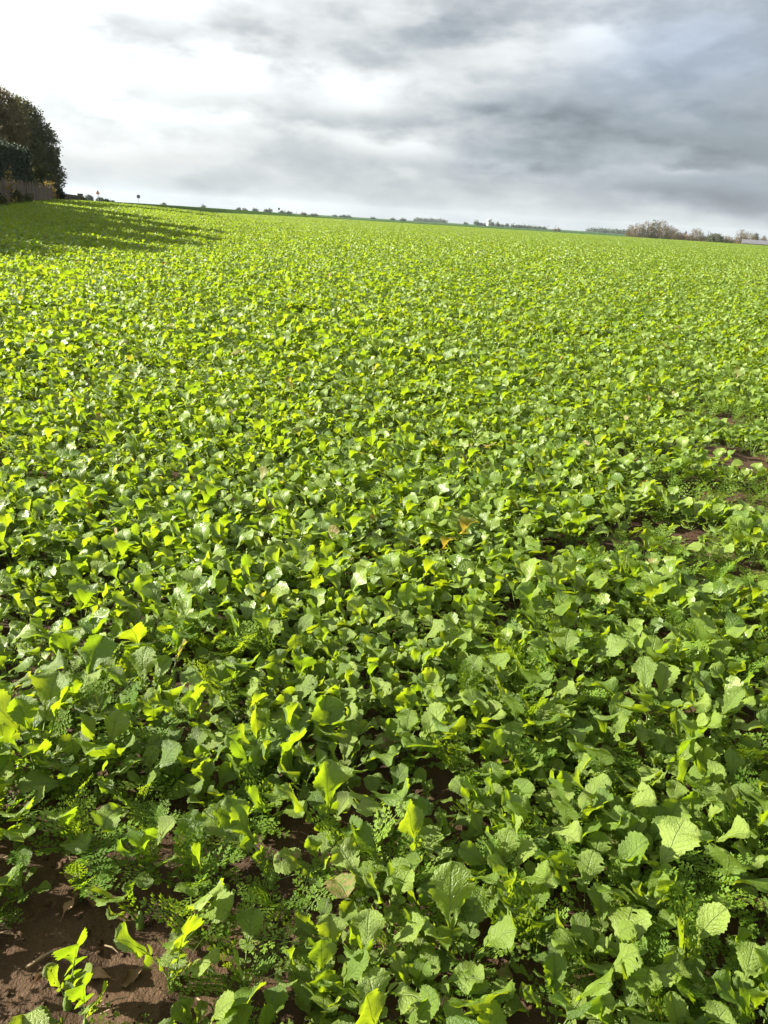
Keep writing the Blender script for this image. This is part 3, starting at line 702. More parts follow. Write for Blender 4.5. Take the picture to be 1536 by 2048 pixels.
x, y = x[k], y[k]; push(x, y, gz(x, y) - 0.01, rng.integers(0, 4, len(x)) * (math.pi / 2), 0.95 + 0.35 * (fbm(x * .12, y * .12, 51, 3) - .44), NMID + rng.integers(0, NPATCH, len(x)))
crop = scatter('radish_crop', PROTO, np.concatenate(pts), np.concatenate(rots), np.concatenate(scls), np.concatenate(idxs))
tag(crop, 'dense green radish cover crop stretching from the near plants to the horizon', 'crop', kind='stuff')
x, y = jitter_grid(-12, 12, 3, 18, 0.19, rng); k = in_crop(x, y) & ~((np.abs(x) < 5) & (y < 9)) & (np.abs(x) < .66 * y + 1) & (fbm(x * 1.3 + 9, y * 1.3 + 3, 77, 3) > 0.38); x, y = x[k], y[k]
fr_ = np.array(frest); x = np.concatenate([FX[fr_], x]); y = np.concatenate([FY[fr_], y])
ferns = scatter('phacelia_crop', FPROTO, np.stack([x, y, soil_z(x, y)], -1), np.stack([0 * x, 0 * x, rng.uniform(0, 6.28, len(x))], -1), rng.uniform(0.7, 1.15, len(x)), rng.integers(0, 5, len(x)))
tag(ferns, 'feathery phacelia seedlings mixed through the crop beyond the foreground', 'crop', kind='stuff')

# ---------------------------------------------------------------- soil crumbs, straw, grass tufts
def crumbs():
    V, Q = [], []; ico = [(0, 0, 1), (1, 0, 0), (0, 1, 0), (-1, 0, 0), (0, -1, 0), (0, 0, -.6)]; T = [(0, 1, 2), (0, 2, 3), (0, 3, 4), (0, 4, 1), (5, 2, 1), (5, 3, 2), (5, 4, 3), (5, 1, 4)]
    x, y = jitter_grid(-2.4, 3.2, 0.6, 6.5, 0.030, rng); k = (bare(x, y) < 0.7) & (rng.uniform(0, 1, x.shape) < 0.75) | (rng.uniform(0, 1, x.shape) < 0.05); x, y = x[k], y[k]
    for a, b in zip(x, y):
        s = min(rng.lognormal(-5.6, 0.6), 0.02); n = len(V); base = float(soil_z(a, b)); ro = rng.uniform(0, 6.28)
        for p in ico:
            j = rng.uniform(0.7, 1.3, 3); V.append((a + s * (p[0] * math.cos(ro) - p[1] * math.sin(ro)) * j[0], b + s * (p[0] * math.sin(ro) + p[1] * math.cos(ro)) * j[1], base + s * 0.3 + s * p[2] * 0.5 * j[2]))
        Q += [tuple(n + i for i in t) for t in T]
    o = link('soil_crumbs', fast_mesh('soil_crumbs', V, Q, M_SOIL)); tag(o, 'loose brown soil crumbs lying on the bare ground', 'soil', kind='stuff')
crumbs()
STRAWS = [((54, 1950), (112, 1918), 'thick dry stalk lying beside the lone plant in the lower left soil'), ((203, 2014), (257, 2007), 'straw lying near the bottom edge of the lower left soil'),
          ((210, 1893), (236, 1907), 'short bent straw in the middle of the lower left soil'), ((51, 1757), (88, 1743), 'straw on shaded soil near the left picture edge'),
          ((2, 1731), (54, 1721), 'thin straw at the very left edge, highest on the soil'), ((0, 1874), (24, 1869), 'short straw cut off by the left picture edge'),
          ((200, 2032), (240, 2025), 'pale straw closest to the bottom edge of the soil'), ((394, 1994), (410, 2020), 'straw slanting under leaves at the right of the soil'),
          ((1322, 1935), (1338, 1962), 'dry straw on dark soil between leaves at lower right'), ((1440, 1010), (1475, 1004), 'straw lying on the bare track at right')]
for (a0, b0), (a1, b1), lab in STRAWS:
    p, q = at_z(a0, b0, 0), at_z(a1, b1, 0); p[2] = soil_z(p[0], p[1]) + 0.012; q[2] = soil_z(q[0], q[1]) + 0.014; mid = (p + q) / 2
    mid[2] = max(mid[2], float(soil_z(mid[0], mid[1])) + 0.008) + 0.004; rr = 0.0035 if 'thick' in lab else 0.0018
    o = MB().tube([p - mid, (0.002, 0.001, 0.0), q - mid], [rr, rr, rr * 0.6], 5).build('straw_stalk', M_STRAW, loc=mid)
    tag(o, lab, 'straw', 'straws on the soil')
M_DEAD = plain('dead_brown_leaf', (0.17, 0.105, 0.055), 0.8, 0.4, 30)
for px, py, lab in ((120, 1850, 'curled dead leaf above the stalk in the lower left soil'), (300, 1930, 'dead leaf on soil right of the lone plant'), (60, 1990, 'dead leaf near the left edge in the bottom soil'), (230, 1960, 'small dead leaf in the middle of the bottom soil'),
                    (270, 1595, 'tan dead leaf among feathery plants above the soil'), (1490, 975, 'dead leaf on the bare track at right'), (150, 1790, 'shrivelled dead leaf on shaded soil at left'), (1400, 1880, 'dead leaf in the dark gap at lower right')):
    p = at_z(px, py, 0); p[2] = soil_z(p[0], p[1]) + 0.006; V, Fc, UV, c0 = leaf_arrays(rng, L=0.07, pet=0.15, Wd=0.016, e0=rng.uniform(5, 25), e1=rng.uniform(-40, -5), fold=0.8, ripple=0.5, twist=1.0, nt=12, nu=2, lobes=0)
    o = link('dead_leaf', make_mesh('dead_leaf', V, Fc, M_DEAD, UV), None, p, (0, 0, rng.uniform(0, 6.28))); tag(o, lab, 'dead leaf', 'dead leaves on the soil')
def grass_blades(g, n, h):
    V, Fc = [], []
    for k in range(n):
        a = g.uniform(0, 6.28); hh = h * g.uniform(0.5, 1.0); ln = g.uniform(0.15, 0.6); b = g.normal(0, 0.012, 2); wv = 0.0022 + 0.004 * h; n0 = len(V)
        for i in range(4):
            t = i / 3; d = hh * ln * t * t; c0 = np.array([b[0] + math.cos(a) * d, b[1] + math.sin(a) * d, hh * t * (1 - 0.3 * ln * t)]); s_ = np.array([-math.sin(a), math.cos(a), 0]) * wv * (1 - t) + 1e-5
            V += [c0 - s_, c0 + s_]
        for i in range(3): Fc.append((n0 + 2 * i, n0 + 2 * i + 1, n0 + 2 * i + 3, n0 + 2 * i + 2))
    return V, Fc
for px, py, lab in ((600, 1165, 'thin grass tuft left of centre among glinting leaves'), (1330, 1120, 'thin grass tuft beside the right bare track'), (1210, 1420, 'thin grass tuft right of centre between leaves'),
                    (205, 1470, 'thin grass tuft by feathery plants at left'), (360, 1960, 'grass seedling at the right of the lower left soil'), (90, 1600, 'thin grass tuft above the lower left soil'), (1120, 1260, 'thin grass tuft right of the picture middle')):
    p = at_z(px, py, 0); p[2] = soil_z(p[0], p[1]) - 0.004; V, Fc = grass_blades(rng, 9, 0.22)
    o = link('grass_tuft', make_mesh('grass_tuft', V, Fc, M_GRASS, None, rng.uniform(0, 1, len(V)) * 0, smooth=True), None, p); tag(o, lab, 'grass', 'grass tufts in the crop')

# verge grass as one mass along the fence
GP = bpy.data.collections.new('grass_prototypes')
for k in range(4):
    V, Fc = [], []
    for q in range(50):
        v, f = grass_blades(rng, 3, 0.26); n0 = len(V); ox, oy = rng.uniform(-0.5, 0.5, 2); V += [a + np.array([ox, oy, 0]) * 1.0 for a in v]; Fc += [tuple(n0 + i for i in ff) for ff in f]
    V = np.array(V); GP.objects.link(bpy.data.objects.new(f'turf_{k}', make_mesh('turf', V, Fc, M_GRASS, None, np.repeat(rng.uniform(0, 1, len(V) // 8 + 1), 8)[:len(V)], smooth=True)))
x, y = jitter_grid(-75, -8, 16, 230, 0.85, rng); a_ = np.degrees(np.arctan2(x, y)); k = ~in_crop(x, y) & (a_ > -31) & (a_ < -12) & (np.hypot(x, y) < 240); x, y = x[k], y[k]
vg = scatter('verge_grass', GP, np.stack([x, y, gz(x, y) - 0.04], -1), np.stack([0 * x, 0 * x, rng.uniform(0, 6.28, len(x))], -1), rng.uniform(0.6, 1.3, len(x)), rng.integers(0, 4, len(x)))
tag(vg, 'short rough grass between the crop and the wooden fence', 'grass', kind='stuff')

# ---------------------------------------------------------------- trees and shrubs
def crown_mesh(name, g, blobs_, n, leaf, mat, flat=0.0, upright=False):
    """many leaf-sized faces through several overlapping ellipsoids (cx, cy, cz, rx, ry, rz), denser toward the outside, in clumps"""
    vol = np.array([b[3] * b[4] * b[5] for b in blobs_]); vol = vol / vol.sum(); C = []
    for b, f in zip(blobs_, vol):
        m = max(int(n * f / 9), 4); d = g.normal(size=(m, 3)); d /= np.linalg.norm(d, axis=1)[:, None]; rr = g.uniform(0.25, 1.0, m) ** 0.45
        wob = 0.86 + 0.28 * vnoise(d[:, 0] * 3 + 7 * b[0], d[:, 2] * 3 + d[:, 1] * 2, 3)
        c0 = d * (rr * wob)[:, None] * np.array(b[3:6]) + np.array(b[:3])
        c0 = np.repeat(c0, 9, 0) + g.normal(0, leaf * 1.35, (m * 9, 3)); C.append(c0)
    C = np.concatenate(C); k = len(C); A = g.normal(size=(k, 3)); A /= np.linalg.norm(A, axis=1)[:, None]
    if upright: A = A * 0.35 + np.array([0, 0, 1.0]); A /= np.linalg.norm(A, axis=1)[:, None]
    B = np.cross(A, g.normal(size=(k, 3))); B /= np.linalg.norm(B, axis=1)[:, None] + 1e-9; s = leaf * g.uniform(0.6, 1.25, (k, 1))
    e = 0.22 if upright else 0.62
    V = np.stack([C - A * s, C + B * s * e, C + A * s, C - B * s * e], 1).reshape(-1, 3); Q = np.arange(k * 4).reshape(k, 4)
    lv = np.repeat(np.repeat(g.uniform(0, 1, k // 9 + 1), 9)[:k], 4)
    return fast_mesh(name, V, Q, mat, lv)
def trunk_mesh(g, h, r, limbs, spread):
    b = MB(); top = (g.normal(0, .03 * h), g.normal(0, .03 * h), h); b.tube([(0, 0, -0.2), (0, 0, h * 0.15), (top[0] * .4, top[1] * .4, h * 0.5), top], [r * 1.3, r, r * .7, r * .2], 7)
    for k in range(limbs):
        z0 = h * g.uniform(0.22, 0.75); a = g.uniform(0, 6.28); L = spread * g.uniform(0.6, 1.0)
        b.tube([(0, 0, z0), (math.cos(a) * L * .45, math.sin(a) * L * .45, z0 + L * .45), (math.cos(a) * L * .8, math.sin(a) * L * .8, z0 + L * 1.05)], [r * .42, r * .26, r * .07], 5)
    return b
def tree(name, pos, h, blobs_, n, leaf, mat, label, cat='tree', group=None, trunk_r=0.18, limbs=7, spread=2.0, upright=False):
    root = empty(name, pos); trunk_mesh(rng, h * 0.86, trunk_r, limbs, spread).build('trunk', M_BARK, root, smooth=True)
    link('crown', crown_mesh('crown', rng, blobs_, n, leaf, mat, upright=upright), root); tag(root, label, cat, group); return root
def ground_at(px, D, py=420):
    p = at_d(px, py, D); return np.array([p[0], p[1], float(gz(p[0], p[1])) - 0.05])
def z_at(px, py, D): return float(at_d(px, py, D)[2])

G1 = 'garden trees behind the fence'
b0 = ground_at(4, 88); tz = z_at(4, 172, 88) - b0[2]
tree('garden_tree', b0, tz, [(0, 0, tz * .62, 3.0, 3.0, tz * .40), (-1.6, 0, tz * .55, 2.2, 2.4, tz * .36), (1.3, -.4, tz * .50, 2.1, 2.2, tz * .36), (0.3, 0, tz * .28, 2.6, 2.4, tz * .22), (.4, .2, tz * .80, 2.0, 2.0, tz * .2)],
     24000, 0.13, M_BROWN_TREE, 'tall brown-leaved autumn tree at the left edge behind the dark hedge', 'tree', G1, 0.22, 10, 2.6)
b0 = ground_at(72, 101); tz = z_at(72, 198, 101) - b0[2]
tree('garden_tree', b0, tz, [(-.6, 0, tz * .64, 2.3, 2.4, tz * .36), (1.1, 0, tz * .52, 2.0, 2.0, tz * .30), (1.3, 0, tz * .26, 2.3, 2.2, tz * .24), (-.5, 0, tz * .28, 2.2, 2.2, tz * .25)],
     36000, 0.13, M_DARK_TREE, 'dark green rounded tree beyond the fence, its crown against bright sky', 'tree', G1, 0.2, 8, 2.0)
for (x, y, h, lab) in ((-34.0, 53.0, 8.0, 'tree left of the frame casting the farthest of the long shadows'), (-30.5, 45.5, 9.0, 'tree left of the frame casting the second farthest long shadow'), (-28.5, 38.5, 8.6, 'tree left of the frame casting the broad middle shadow'), (-26.5, 32.0, 8.0, 'tree left of the frame casting the second nearest shadow'), (-25.0, 26.0, 7.2, 'tree left of the frame casting the third nearest shadow'), (-23.0, 20.5, 5.6, 'tree left of the frame casting the nearest shadow')):
    tree('garden_tree', (x, y, float(gz(x, y))), h, [(0, 0, h * .58, 2.9, 3.3, h * .42), (0.5, 1.4, h * .36, 2.4, 2.8, h * .34), (0, -1.7, h * .36, 2.4, 2.8, h * .34)], 14000, 0.21, M_DARK_TREE, lab, 'tree', G1, 0.2, 6, 2.0)
# clipped dark hedge: one block of dense foliage on stems
def hedge():
    D = 82; a = ground_at(-60, 68); b = ground_at(54, D); top = z_at(40, 289, 79); L = np.hypot(*(b - a)[:2]); h = top - b[2]; ang = math.atan2(b[1] - a[1], b[0] - a[0]); mid = (a + b) / 2; mid[2] = min(a[2], b[2])
    root = empty('clipped_hedge', mid, ang); n = 13000; s = rng.integers(0, 5, n); P3 = rng.uniform(-1, 1, (n, 3)); hx, hy = L / 2, 0.9
    C = np.stack([P3[:, 0] * hx, P3[:, 1] * hy, (P3[:, 2] + 1) / 2 * h], -1); q = rng.uniform(0.86, 1.02, n)
    C[s == 0, 1] = -hy * q[s == 0]; C[s == 1, 0] = hx * q[s == 1]; C[s == 2, 2] = h * q[s == 2]; C[s == 3, 1] = hy * q[s == 3]
    rnd = np.clip((C[:, 2] - h * .9) / (h * .1), 0, 1); C[:, 0] *= 1 - 0.05 * rnd; C[:, 1] *= 1 - .2 * rnd
    A = rng.normal(size=(n, 3)); A /= np.linalg.norm(A, axis=1)[:, None]; B = np.cross(A, rng.normal(size=(n, 3))); B /= np.linalg.norm(B, axis=1)[:, None]; sz = 0.10 * rng.uniform(.6, 1.3, (n, 1))
    V = np.stack([C - A * sz, C + B * sz * .5, C + A * sz, C - B * sz * .5], 1).reshape(-1, 3)
    link('foliage', fast_mesh('foliage', V, np.arange(4 * n).reshape(n, 4), M_HEDGE, np.repeat(rng.uniform(0, 1, n), 4)), root)
    MB().box((0, 0, h * .47), (2 * hx * .88, hy * 1.3, h * .9)).build('inner_twigs', M_HEDGE, root)
    for k in range(6): MB().tube([(-hx + (k + .5) * L / 6, 0, -.2), (-hx + (k + .5) * L / 6, 0, h * .7)], [.06, .03], 5).build('stem', M_BARK, root)
    tag(root, 'dark clipped evergreen hedge standing behind the fence at the left edge', 'hedge')
hedge()
def shrub(name, px, D, top, wpx, mat, label, cat='shrub', group=None, n=900, leaf=0.1, base=None, upright=False):
    b = ground_at(px, D) if base is None else base; h = max(z_at(px, top, D) - b[2], 0.4); rx = wpx / 2 * D * 0.93 / F * 1.02
    bl = [(0, 0, h * .52, rx, rx, h * .46), (rx * .35, 0, h * .40, rx * .7, rx * .7, h * .38), (-rx * .4, 0, h * .36, rx * .65, rx * .65, h * .36)]
    return tree(name, b, h, bl, n, leaf, mat, label, cat, group, max(0.02 * h, .02), 4, h * .35, upright)
G2 = 'shrubs along the fence'
shrub('sapling', 25, 60, 338, 15, M_YELLOW, 'young sapling with yellow leaves rising in front of the dark hedge', 'sapling', None, 150, 0.10)
shrub('garden_shrub', 100, 97, 363, 30, M_YELLOW, 'shrub with orange-yellow leaves spilling over the far end of the fence', 'shrub', G2, 700, 0.12)
shrub('garden_shrub', 118, 98, 376, 19, M_HEDGE, 'dark rounded evergreen shrub between the fence and the low wall', 'shrub', G2, 2600, 0.10)
shrub('garden_shrub', 34, 64, 380, 14, M_DARK_TREE, 'leafy creeper clump climbing the front of the fence', 'shrub', G2, 1500, 0.09)
shrub('garden_shrub', 58, 71, 392, 14, M_DARK_TREE, 'low leafy clump at the foot of the fence middle', 'shrub', G2, 900, 0.09)
shrub('garden_shrub', 3, 55, 393, 12, M_DARK_TREE, 'low weedy clump at the foot of the fence at the left edge', 'shrub', G2, 900, 0.09)
shrub('garden_shrub', 166, 122, 396.5, 9, M_DARK_TREE, 'small dark bush at the far end of the low wall', 'shrub', G2, 500, 0.12)

# paling fence
def fence():
    A = ground_at(-30, 52.5); B = ground_at(108, 95); A[2] = gz(A[0], A[1]); B[2] = gz(B[0], B[1]); d = (B - A)[:2]; L = np.hypot(*d); d = d / L; ang = math.atan2(d[1], d[0])
    root = empty('paling_fence', A, ang)
    def zl(s): q = A[:2] + d * s; return float(gz(q[0], q[1])) - A[2]
    variants = []
    for k in range(5):
        b = MB(); wv = 0.27 + 0.03 * k; h = 1.45; b.add([(-wv / 2, -.014, 0), (wv / 2, -.014, 0), (wv / 2, -.014, h - .08), (0.02 * (k - 2), -.014, h), (-wv / 2, -.014, h - .1), (-wv / 2, .014, 0), (wv / 2, .014, 0), (wv / 2, .014, h - .08), (0.02 * (k - 2), .014, h), (-wv / 2, .014, h - .1)],
            [(0, 1, 2, 3, 4), (9, 8, 7, 6, 5), (0, 5, 6, 1), (1, 6, 7, 2), (2, 7, 8, 3), (3, 8, 9, 4), (4, 9, 5, 0)])
        variants.append(make_mesh('paling', b.v, b.f, M_PALE_WOOD, smooth=False))
    s = 0.2
    while s < L:
        o = link('paling', variants[int(rng.integers(0, 5))], root, (s, rng.normal(0, .01), zl(s) + rng.uniform(-.03, .03)), (rng.normal(0, .015), rng.normal(0, .025), 0), (1, 1, rng.uniform(0.86, 1.10)))
        s += rng.uniform(0.36, 0.42)
    s = 0.0
    while s < L + .5:
        MB().box((0, 0, .75), (.11, .11, 1.7)).build('post', M_PALE_WOOD, root, loc=(s, .10, zl(s) - .05))
        s2 = s + 2.4
        for hh in (.35, 1.1):
            if s2 < L + .5: MB().tube([(s, .05, zl(s) + hh), (s2, .05, zl(s2) + hh)], [.04, .04], 4).build('rail', M_PALE_WOOD, root)
        s = s2
    tag(root, 'weathered wooden paling fence along the left edge of the field', 'fence')
fence()
# low stone wall beyond the fence
def wall():
    A = ground_at(126, 99); B = ground_at(163, 124); d = (B - A)[:2]; L = np.hypot(*d); d /= L; ang = math.atan2(d[1], d[0]); zb = min(A[2], B[2])
    root = empty('stone_wall', (A[0], A[1], zb), ang); top0 = z_at(128, 388.5, 99) - zb; top1 = z_at(160, 390, 122) - zb; MB().box((L / 2, 0, (top0 + top1) / 4 - .15), (L, .34, (top0 + top1) / 2 - .2)).build('core', M_STONE, root)
    vs_ = [make_mesh('stone', *(lambda b: (b.v, b.f))(MB().box((0, 0, 0), (1, 1, 1))), M_STONE, smooth=False) for _ in range(2)]
    z = 0.0; row = 0
    while z < max(top0, top1):
        hh = rng.uniform(.24, .34); s = rng.uniform(-.3, 0)
        while s < L:
            wv = rng.uniform(.5, 1.0)
            if z + hh < top0 + (top1 - top0) * max(s, 0) / L + .1: link('stone', vs_[row % 2], root, (s + wv / 2, rng.normal(0, .02), z + hh / 2), (0, 0, rng.normal(0, .03)), (wv * .95, .46 + rng.uniform(-.04, .04), hh * .93))
            s += wv
        z += hh; row += 1
    MB().box((L, 0, top1 * .55), (.7, .7, top1 * 1.1 + .2)).build('pier', M_STONE, root)
    tag(root, 'low rough stone wall running on beyond the wooden fence', 'wall')
wall()

# ---------------------------------------------------------------- road signs, poles, tower, pylons
def bank_z(px):
    ax = [p[0] for p in bank_pts]; return np.interp(px, ax, [p[2] for p in bank_pts]), np.interp(px, ax, [p[3] for p in bank_pts])
def sign(px, ytop, wpx, kind, label):
    D, h = bank_z(px); D += 4; b = at_d(px, 405, D); b[2] = h - .25; top = z_at(px, ytop, D) - b[2]; wd = wpx * D * .93 / F
    root = empty('road_sign', b, -math.atan2(b[0], b[1])); MB().tube([(0, 0.05, -.3), (0, .05, top * .97)], [.05, .05], 8).build('post', M_STEEL, root)
    if kind == 'tri':
        def tri(s, y0, y1, z0): hh = s * .866; return MB().add([(-s / 2, y0, z0), (s / 2, y0, z0), (0, y0, z0 + hh), (-s / 2, y1, z0), (s / 2, y1, z0), (0, y1, z0 + hh)], [(0, 1, 2), (5, 4, 3), (0, 3, 4, 1), (1, 4, 5, 2), (2, 5, 3, 0)])
        z0 = top - wd * .9; tri(wd, -.02, .02, z0).build('border', M_RED, root); tri(wd * .62, -.028, -.021, z0 + wd * .13).build('face', M_AMBER, root); MB().box((0, -.032, z0 + wd * .33), (wd * .07, .006, wd * .26)).build('symbol', M_BLACK, root)
        MB().box((0, 0, z0 - .12), (wd * .5, .02, .14)).build('plate', M_AMBER, root)
    else:
        n = 20; zc = top - wd / 2; V = [(wd / 2 * math.cos(2 * math.pi * k / n), y_, zc + wd / 2 * math.sin(2 * math.pi * k / n)) for y_ in (-.02, .02) for k in range(n)]
        MB().add(V, [tuple(range(n)), tuple(reversed(range(n, 2 * n)))] + [(k, n + k, n + (k + 1) % n, (k + 1) % n) for k in range(n)]).build('plate', M_DARK_METAL, root)
        MB().box((0, -.03, zc), (wd * .7, .02, .06)).build('bracket', M_STEEL, root)
    tag(root, label, 'road sign', 'road signs on the bank')
sign(197, 380, 7.5, 'tri', 'triangular red-bordered warning sign on a post, leftmost of the signs')
sign(277.5, 389.5, 6.5, 'round', 'round dark sign seen from behind, on a post on the bank')
sign(558, 415.5, 4.2, 'round', 'small far round sign between the distant bushes')
p0 = ground_at(593, 395); MB().tube([(0, 0, -.3), (0, 0, z_at(593, 424, 395) - p0[2])], [.12, .09], 6).build('marker_post', M_DARK_METAL, loc=p0); tag(bpy.context.scene.objects['marker_post'], 'thin dark marker post at the far edge of the field', 'post')

def tower():
    D = 1500; b = ground_at(980, D); top = z_at(980, 437.8, D) - b[2]; rr = 5.2 * D * .93 / F; root = empty('water_tower', b)
    MB().lathe([(rr * .66, -2), (rr * .62, top * .30), (rr * .60, top * .58), (rr * .64, top * .62)], 24).build('shaft', M_CONCRETE, root, smooth=True)
    tk = MB().lathe([(rr * .64, top * .62), (rr * .98, top * .70), (rr * 1.02, top * .74), (rr * 1.02, top * .93), (rr * .98, top * .95), (rr * .5, top * .985), (0.01, top)], 24).build('tank', M_CONCRETE, root, smooth=True)
    MB().lathe([(rr * 1.03, top * .72), (rr * 1.06, top * .72), (rr * 1.06, top * .745), (rr * 1.03, top * .745)], 24).build('ring', M_STEEL, tk)
    MB().box((0, -rr * .64, 0.6), (1.4, .3, 4)).build('door', M_DARK_METAL, root)
    tag(root, 'white concrete water tower with wide round tank on the horizon', 'water tower')
tower()
def pylon(px, ytop, D, label):
    b = ground_at(px, D); h = z_at(px, ytop, D) - b[2]; root = empty('power_pylon', b); m = MB()
    for sx in (-1, 1):
        for sy in (-1, 1): m.tube([(sx * 3, sy * 3, 0), (sx * .6, sy * .6, h * .7), (0, 0, h)], [.28, .22, .15], 4)
    MB_ = m.build('lattice_legs', M_STEEL, root)
    br = MB()
    for k in range(6): z0 = h * .1 * k; w0 = 3 - 2.4 * k / 7; w1 = 3 - 2.4 * (k + 1) / 7; br.tube([(-w0, -w0, z0), (w1, -w1, z0 + h * .1)], [.15, .15], 4); br.tube([(w0, -w0, z0), (-w1, -w1, z0 + h * .1)], [.15, .15], 4)
    br.build('bracing', M_STEEL, root)
    for z0, wv in ((.72, 6), (.86, 4.5)): MB().box((0, 0, h * z0), (wv * 2, .5, .5)).build('cross_arm', M_STEEL, root)
    tag(root, label, 'pylon', 'pylons on the horizon')
pylon(1099.5, 451, 2600, 'faint power pylon just right of the long row of far trees'); pylon(1115, 450, 2900, 'fainter pylon above the reddish bush on the horizon')

# ---------------------------------------------------------------- far trees on the horizon
FT = [ # px, top y, width px, distance, material key, label
 (168, 393.5, 6, 420, 'g', 'tiny dark tree just beyond the end of the wall'), (180, 389.5, 14, 420, 'g', 'round dark tree left of the triangular sign'), (202, 394.8, 14, 420, 'g', 'low dark bush below the triangular sign'),
 (215, 398.6, 10, 420, 'g', 'flat dark bush right of the triangular sign'), (226, 401.2, 8, 480, 'g', 'pale low bush between the two nearest signs'), (328, 407.5, 7, 900, 'g', 'faint bush on the horizon right of the round sign'), (407, 411.4, 7, 650, 'g', 'lone low bush halfway along the bank'),
 (477, 417.2, 6, 800, 'g', 'leftmost tiny bush of the row by the small far sign'), (490, 418.8, 8, 900, 'o', 'faint pale bush second in the row by the far sign'), (510, 417.4, 8, 800, 'g', 'small rounded bush third in the row by the far sign'),
 (532, 419.6, 6, 800, 'g', 'small bush touching a larger one left of the far sign'), (539, 418.2, 9, 800, 'g', 'larger dark bush left of the small far sign'), (565, 422.8, 11, 750, 'g', 'low dark bush just right of the small far sign'), (579, 424.6, 10, 750, 'g', 'low dark bush second right of the small far sign'),
 (608, 426.4, 9, 700, 'b', 'pale brown round bush right of the thin marker post'), (628, 429.4, 15, 700, 'g', 'wide dark bush at the end of the bank'), (670, 434.4, 7, 1000, 'g', 'faint bush right of the bank end'), (684, 433.8, 7, 1000, 'g', 'left of two close small trees on the horizon'), (690, 432.9, 4, 1000, 'g', 'narrow right one of two close small trees'), (699, 435, 6, 1000, 'g', 'small bush right of the two close trees'),
 (747, 438.6, 8, 1100, 'g', 'faint bush alone on the horizon above picture centre'), (786, 440.5, 8, 1100, 'g', 'faint low bush left of a darker one near centre'), (807, 439.6, 10, 1000, 'g', 'dark rounded bush just right of picture centre'),
 (934, 448, 6, 1200, 'g', 'tiny round tree far left of the water tower'), (956.5, 442.8, 10, 1150, 'g', 'tall round tree left of the water tower'), (965, 448.8, 6, 1150, 'g', 'small tree between the tall round tree and tower'), (971, 449.8, 5, 1150, 'g', 'smallest tree close left of the water tower'),
 (986.5, 445, 8, 1350, 'g', 'dark tree touching the right side of the tower'), (999, 446.2, 7, 1200, 'g', 'mushroom-shaped tree right of the water tower'), (1008, 451.6, 5, 1200, 'g', 'low bush between two trees right of the tower'), (1017.5, 449.4, 5, 1200, 'g', 'narrow tree second right of the tower'),
 (1029, 451.0, 7, 1300, 'g', 'first tree of the long row right of the tower'), (1039, 451.2, 9, 1300, 'g', 'second tree of the long row right of the tower'), (1050, 453.0, 11, 1300, 'g', 'third tree of the long row right of the tower'), (1061, 453.6, 12, 1300, 'g', 'fourth tree of the long row right of the tower'),
 (1073, 454.6, 12, 1300, 'g', 'fifth tree of the long row right of the tower'), (1084, 455.8, 11, 1300, 'g', 'sixth tree of the long row right of the tower'), (1093, 456, 6, 1300, 'g', 'last short tree of the long row right of the tower'), (1119, 459.6, 14, 800, 'b', 'low reddish brown bush under the fainter pylon'),
 (1270, 449.5, 20, 405, 'b', 'leftmost pale bare tree of the big brown clump'), (1285, 445.5, 26, 400, 'b', 'second bare tree from the left in the brown clump'), (1303, 441.5, 28, 400, 'b', 'third bare tree from the left in the brown clump'), (1317, 439.5, 26, 405, 'o', 'tallest olive-brown tree of the big clump'),
 (1332, 440.8, 24, 400, 'b', 'tall bare tree right of the tallest in the clump'), (1347, 450.5, 22, 410, 'b', 'shorter bare tree on the right slope of the clump'), (1358, 457, 22, 400, 'b', 'bushy brown tree near the right end of the clump'), (1370, 465, 18, 400, 'b', 'low brown bush ending the big clump'),
 (1388, 469, 20, 400, 'b', 'low brown shrub left of the round bare tree'), (1403, 456, 25, 400, 'b', 'round bare brown tree standing apart right of the clump'), (1420, 472, 20, 400, 'b', 'low brown shrub left of the round green bush'), (1441, 465.3, 30, 395, 'o', 'rounded dark green bush at the right'),
 (1467, 473, 26, 400, 'b', 'wide low brown shrub right of the green bush'), (1495, 457.8, 24, 410, 'b', 'bare tree with twiggy top above the low building'), (1510, 463.5, 28, 420, 'b', 'brown spreading tree behind the low building'), (1523.5, 466.5, 12, 425, 'g', 'dark evergreen tree above the building at right'), (1540, 472, 16, 420, 'b', 'brown shrub cut off by the right picture edge'),
]
MK = {'g': M_FAR_GREEN, 'b': M_FAR_BROWN, 'o': M_FAR_OLIVE}
for px, ty, wpx, D, k, lab in FT:
    near = D < 500
    shrub('bush' if 'bush' in lab or 'shrub' in lab else 'far_tree', px, D, ty, wpx, MK[k], lab, 'bush' if 'bush' in lab or 'shrub' in lab else 'tree', 'trees on the skyline', 4200 if near else 420, (0.24 if k == 'b' else 0.2) if near else 0.012 * D * 0.06, upright=(k == 'b' and near))
def far_wood(name, p0, p1, ty, D, seed, lab):
    n = 40; bl = []; c0 = ground_at((p0 + p1) / 2, D)
    for i in range(n):
        px = p0 + (p1 - p0) * i / (n - 1); b = ground_at(px, D + rng.uniform(-40, 40)); edge = min(i, n - 1 - i) / 5; h = max(z_at(px, ty(px) + rng.uniform(-.6, .8), D) - b[2], 2) * min(0.55 + .45 * edge, 1); rr = (p1 - p0) / n * D / F * 1.6
        bl.append((b[0] - c0[0], b[1] - c0[1], h * .5 + b[2] - c0[2], rr, rr * 2, h * .5))
    o = link(name, crown_mesh(name, rng, bl, 5000, 1.6 * D / 1600, M_FAR_GREEN), None, c0); tag(o, lab, 'wood', kind='stuff')
far_wood('distant_wood', 1183, 1262, lambda p: 461 + (p - 1183) * .03, 1700, 1, 'dark distant wood on the skyline left of the brown clump')
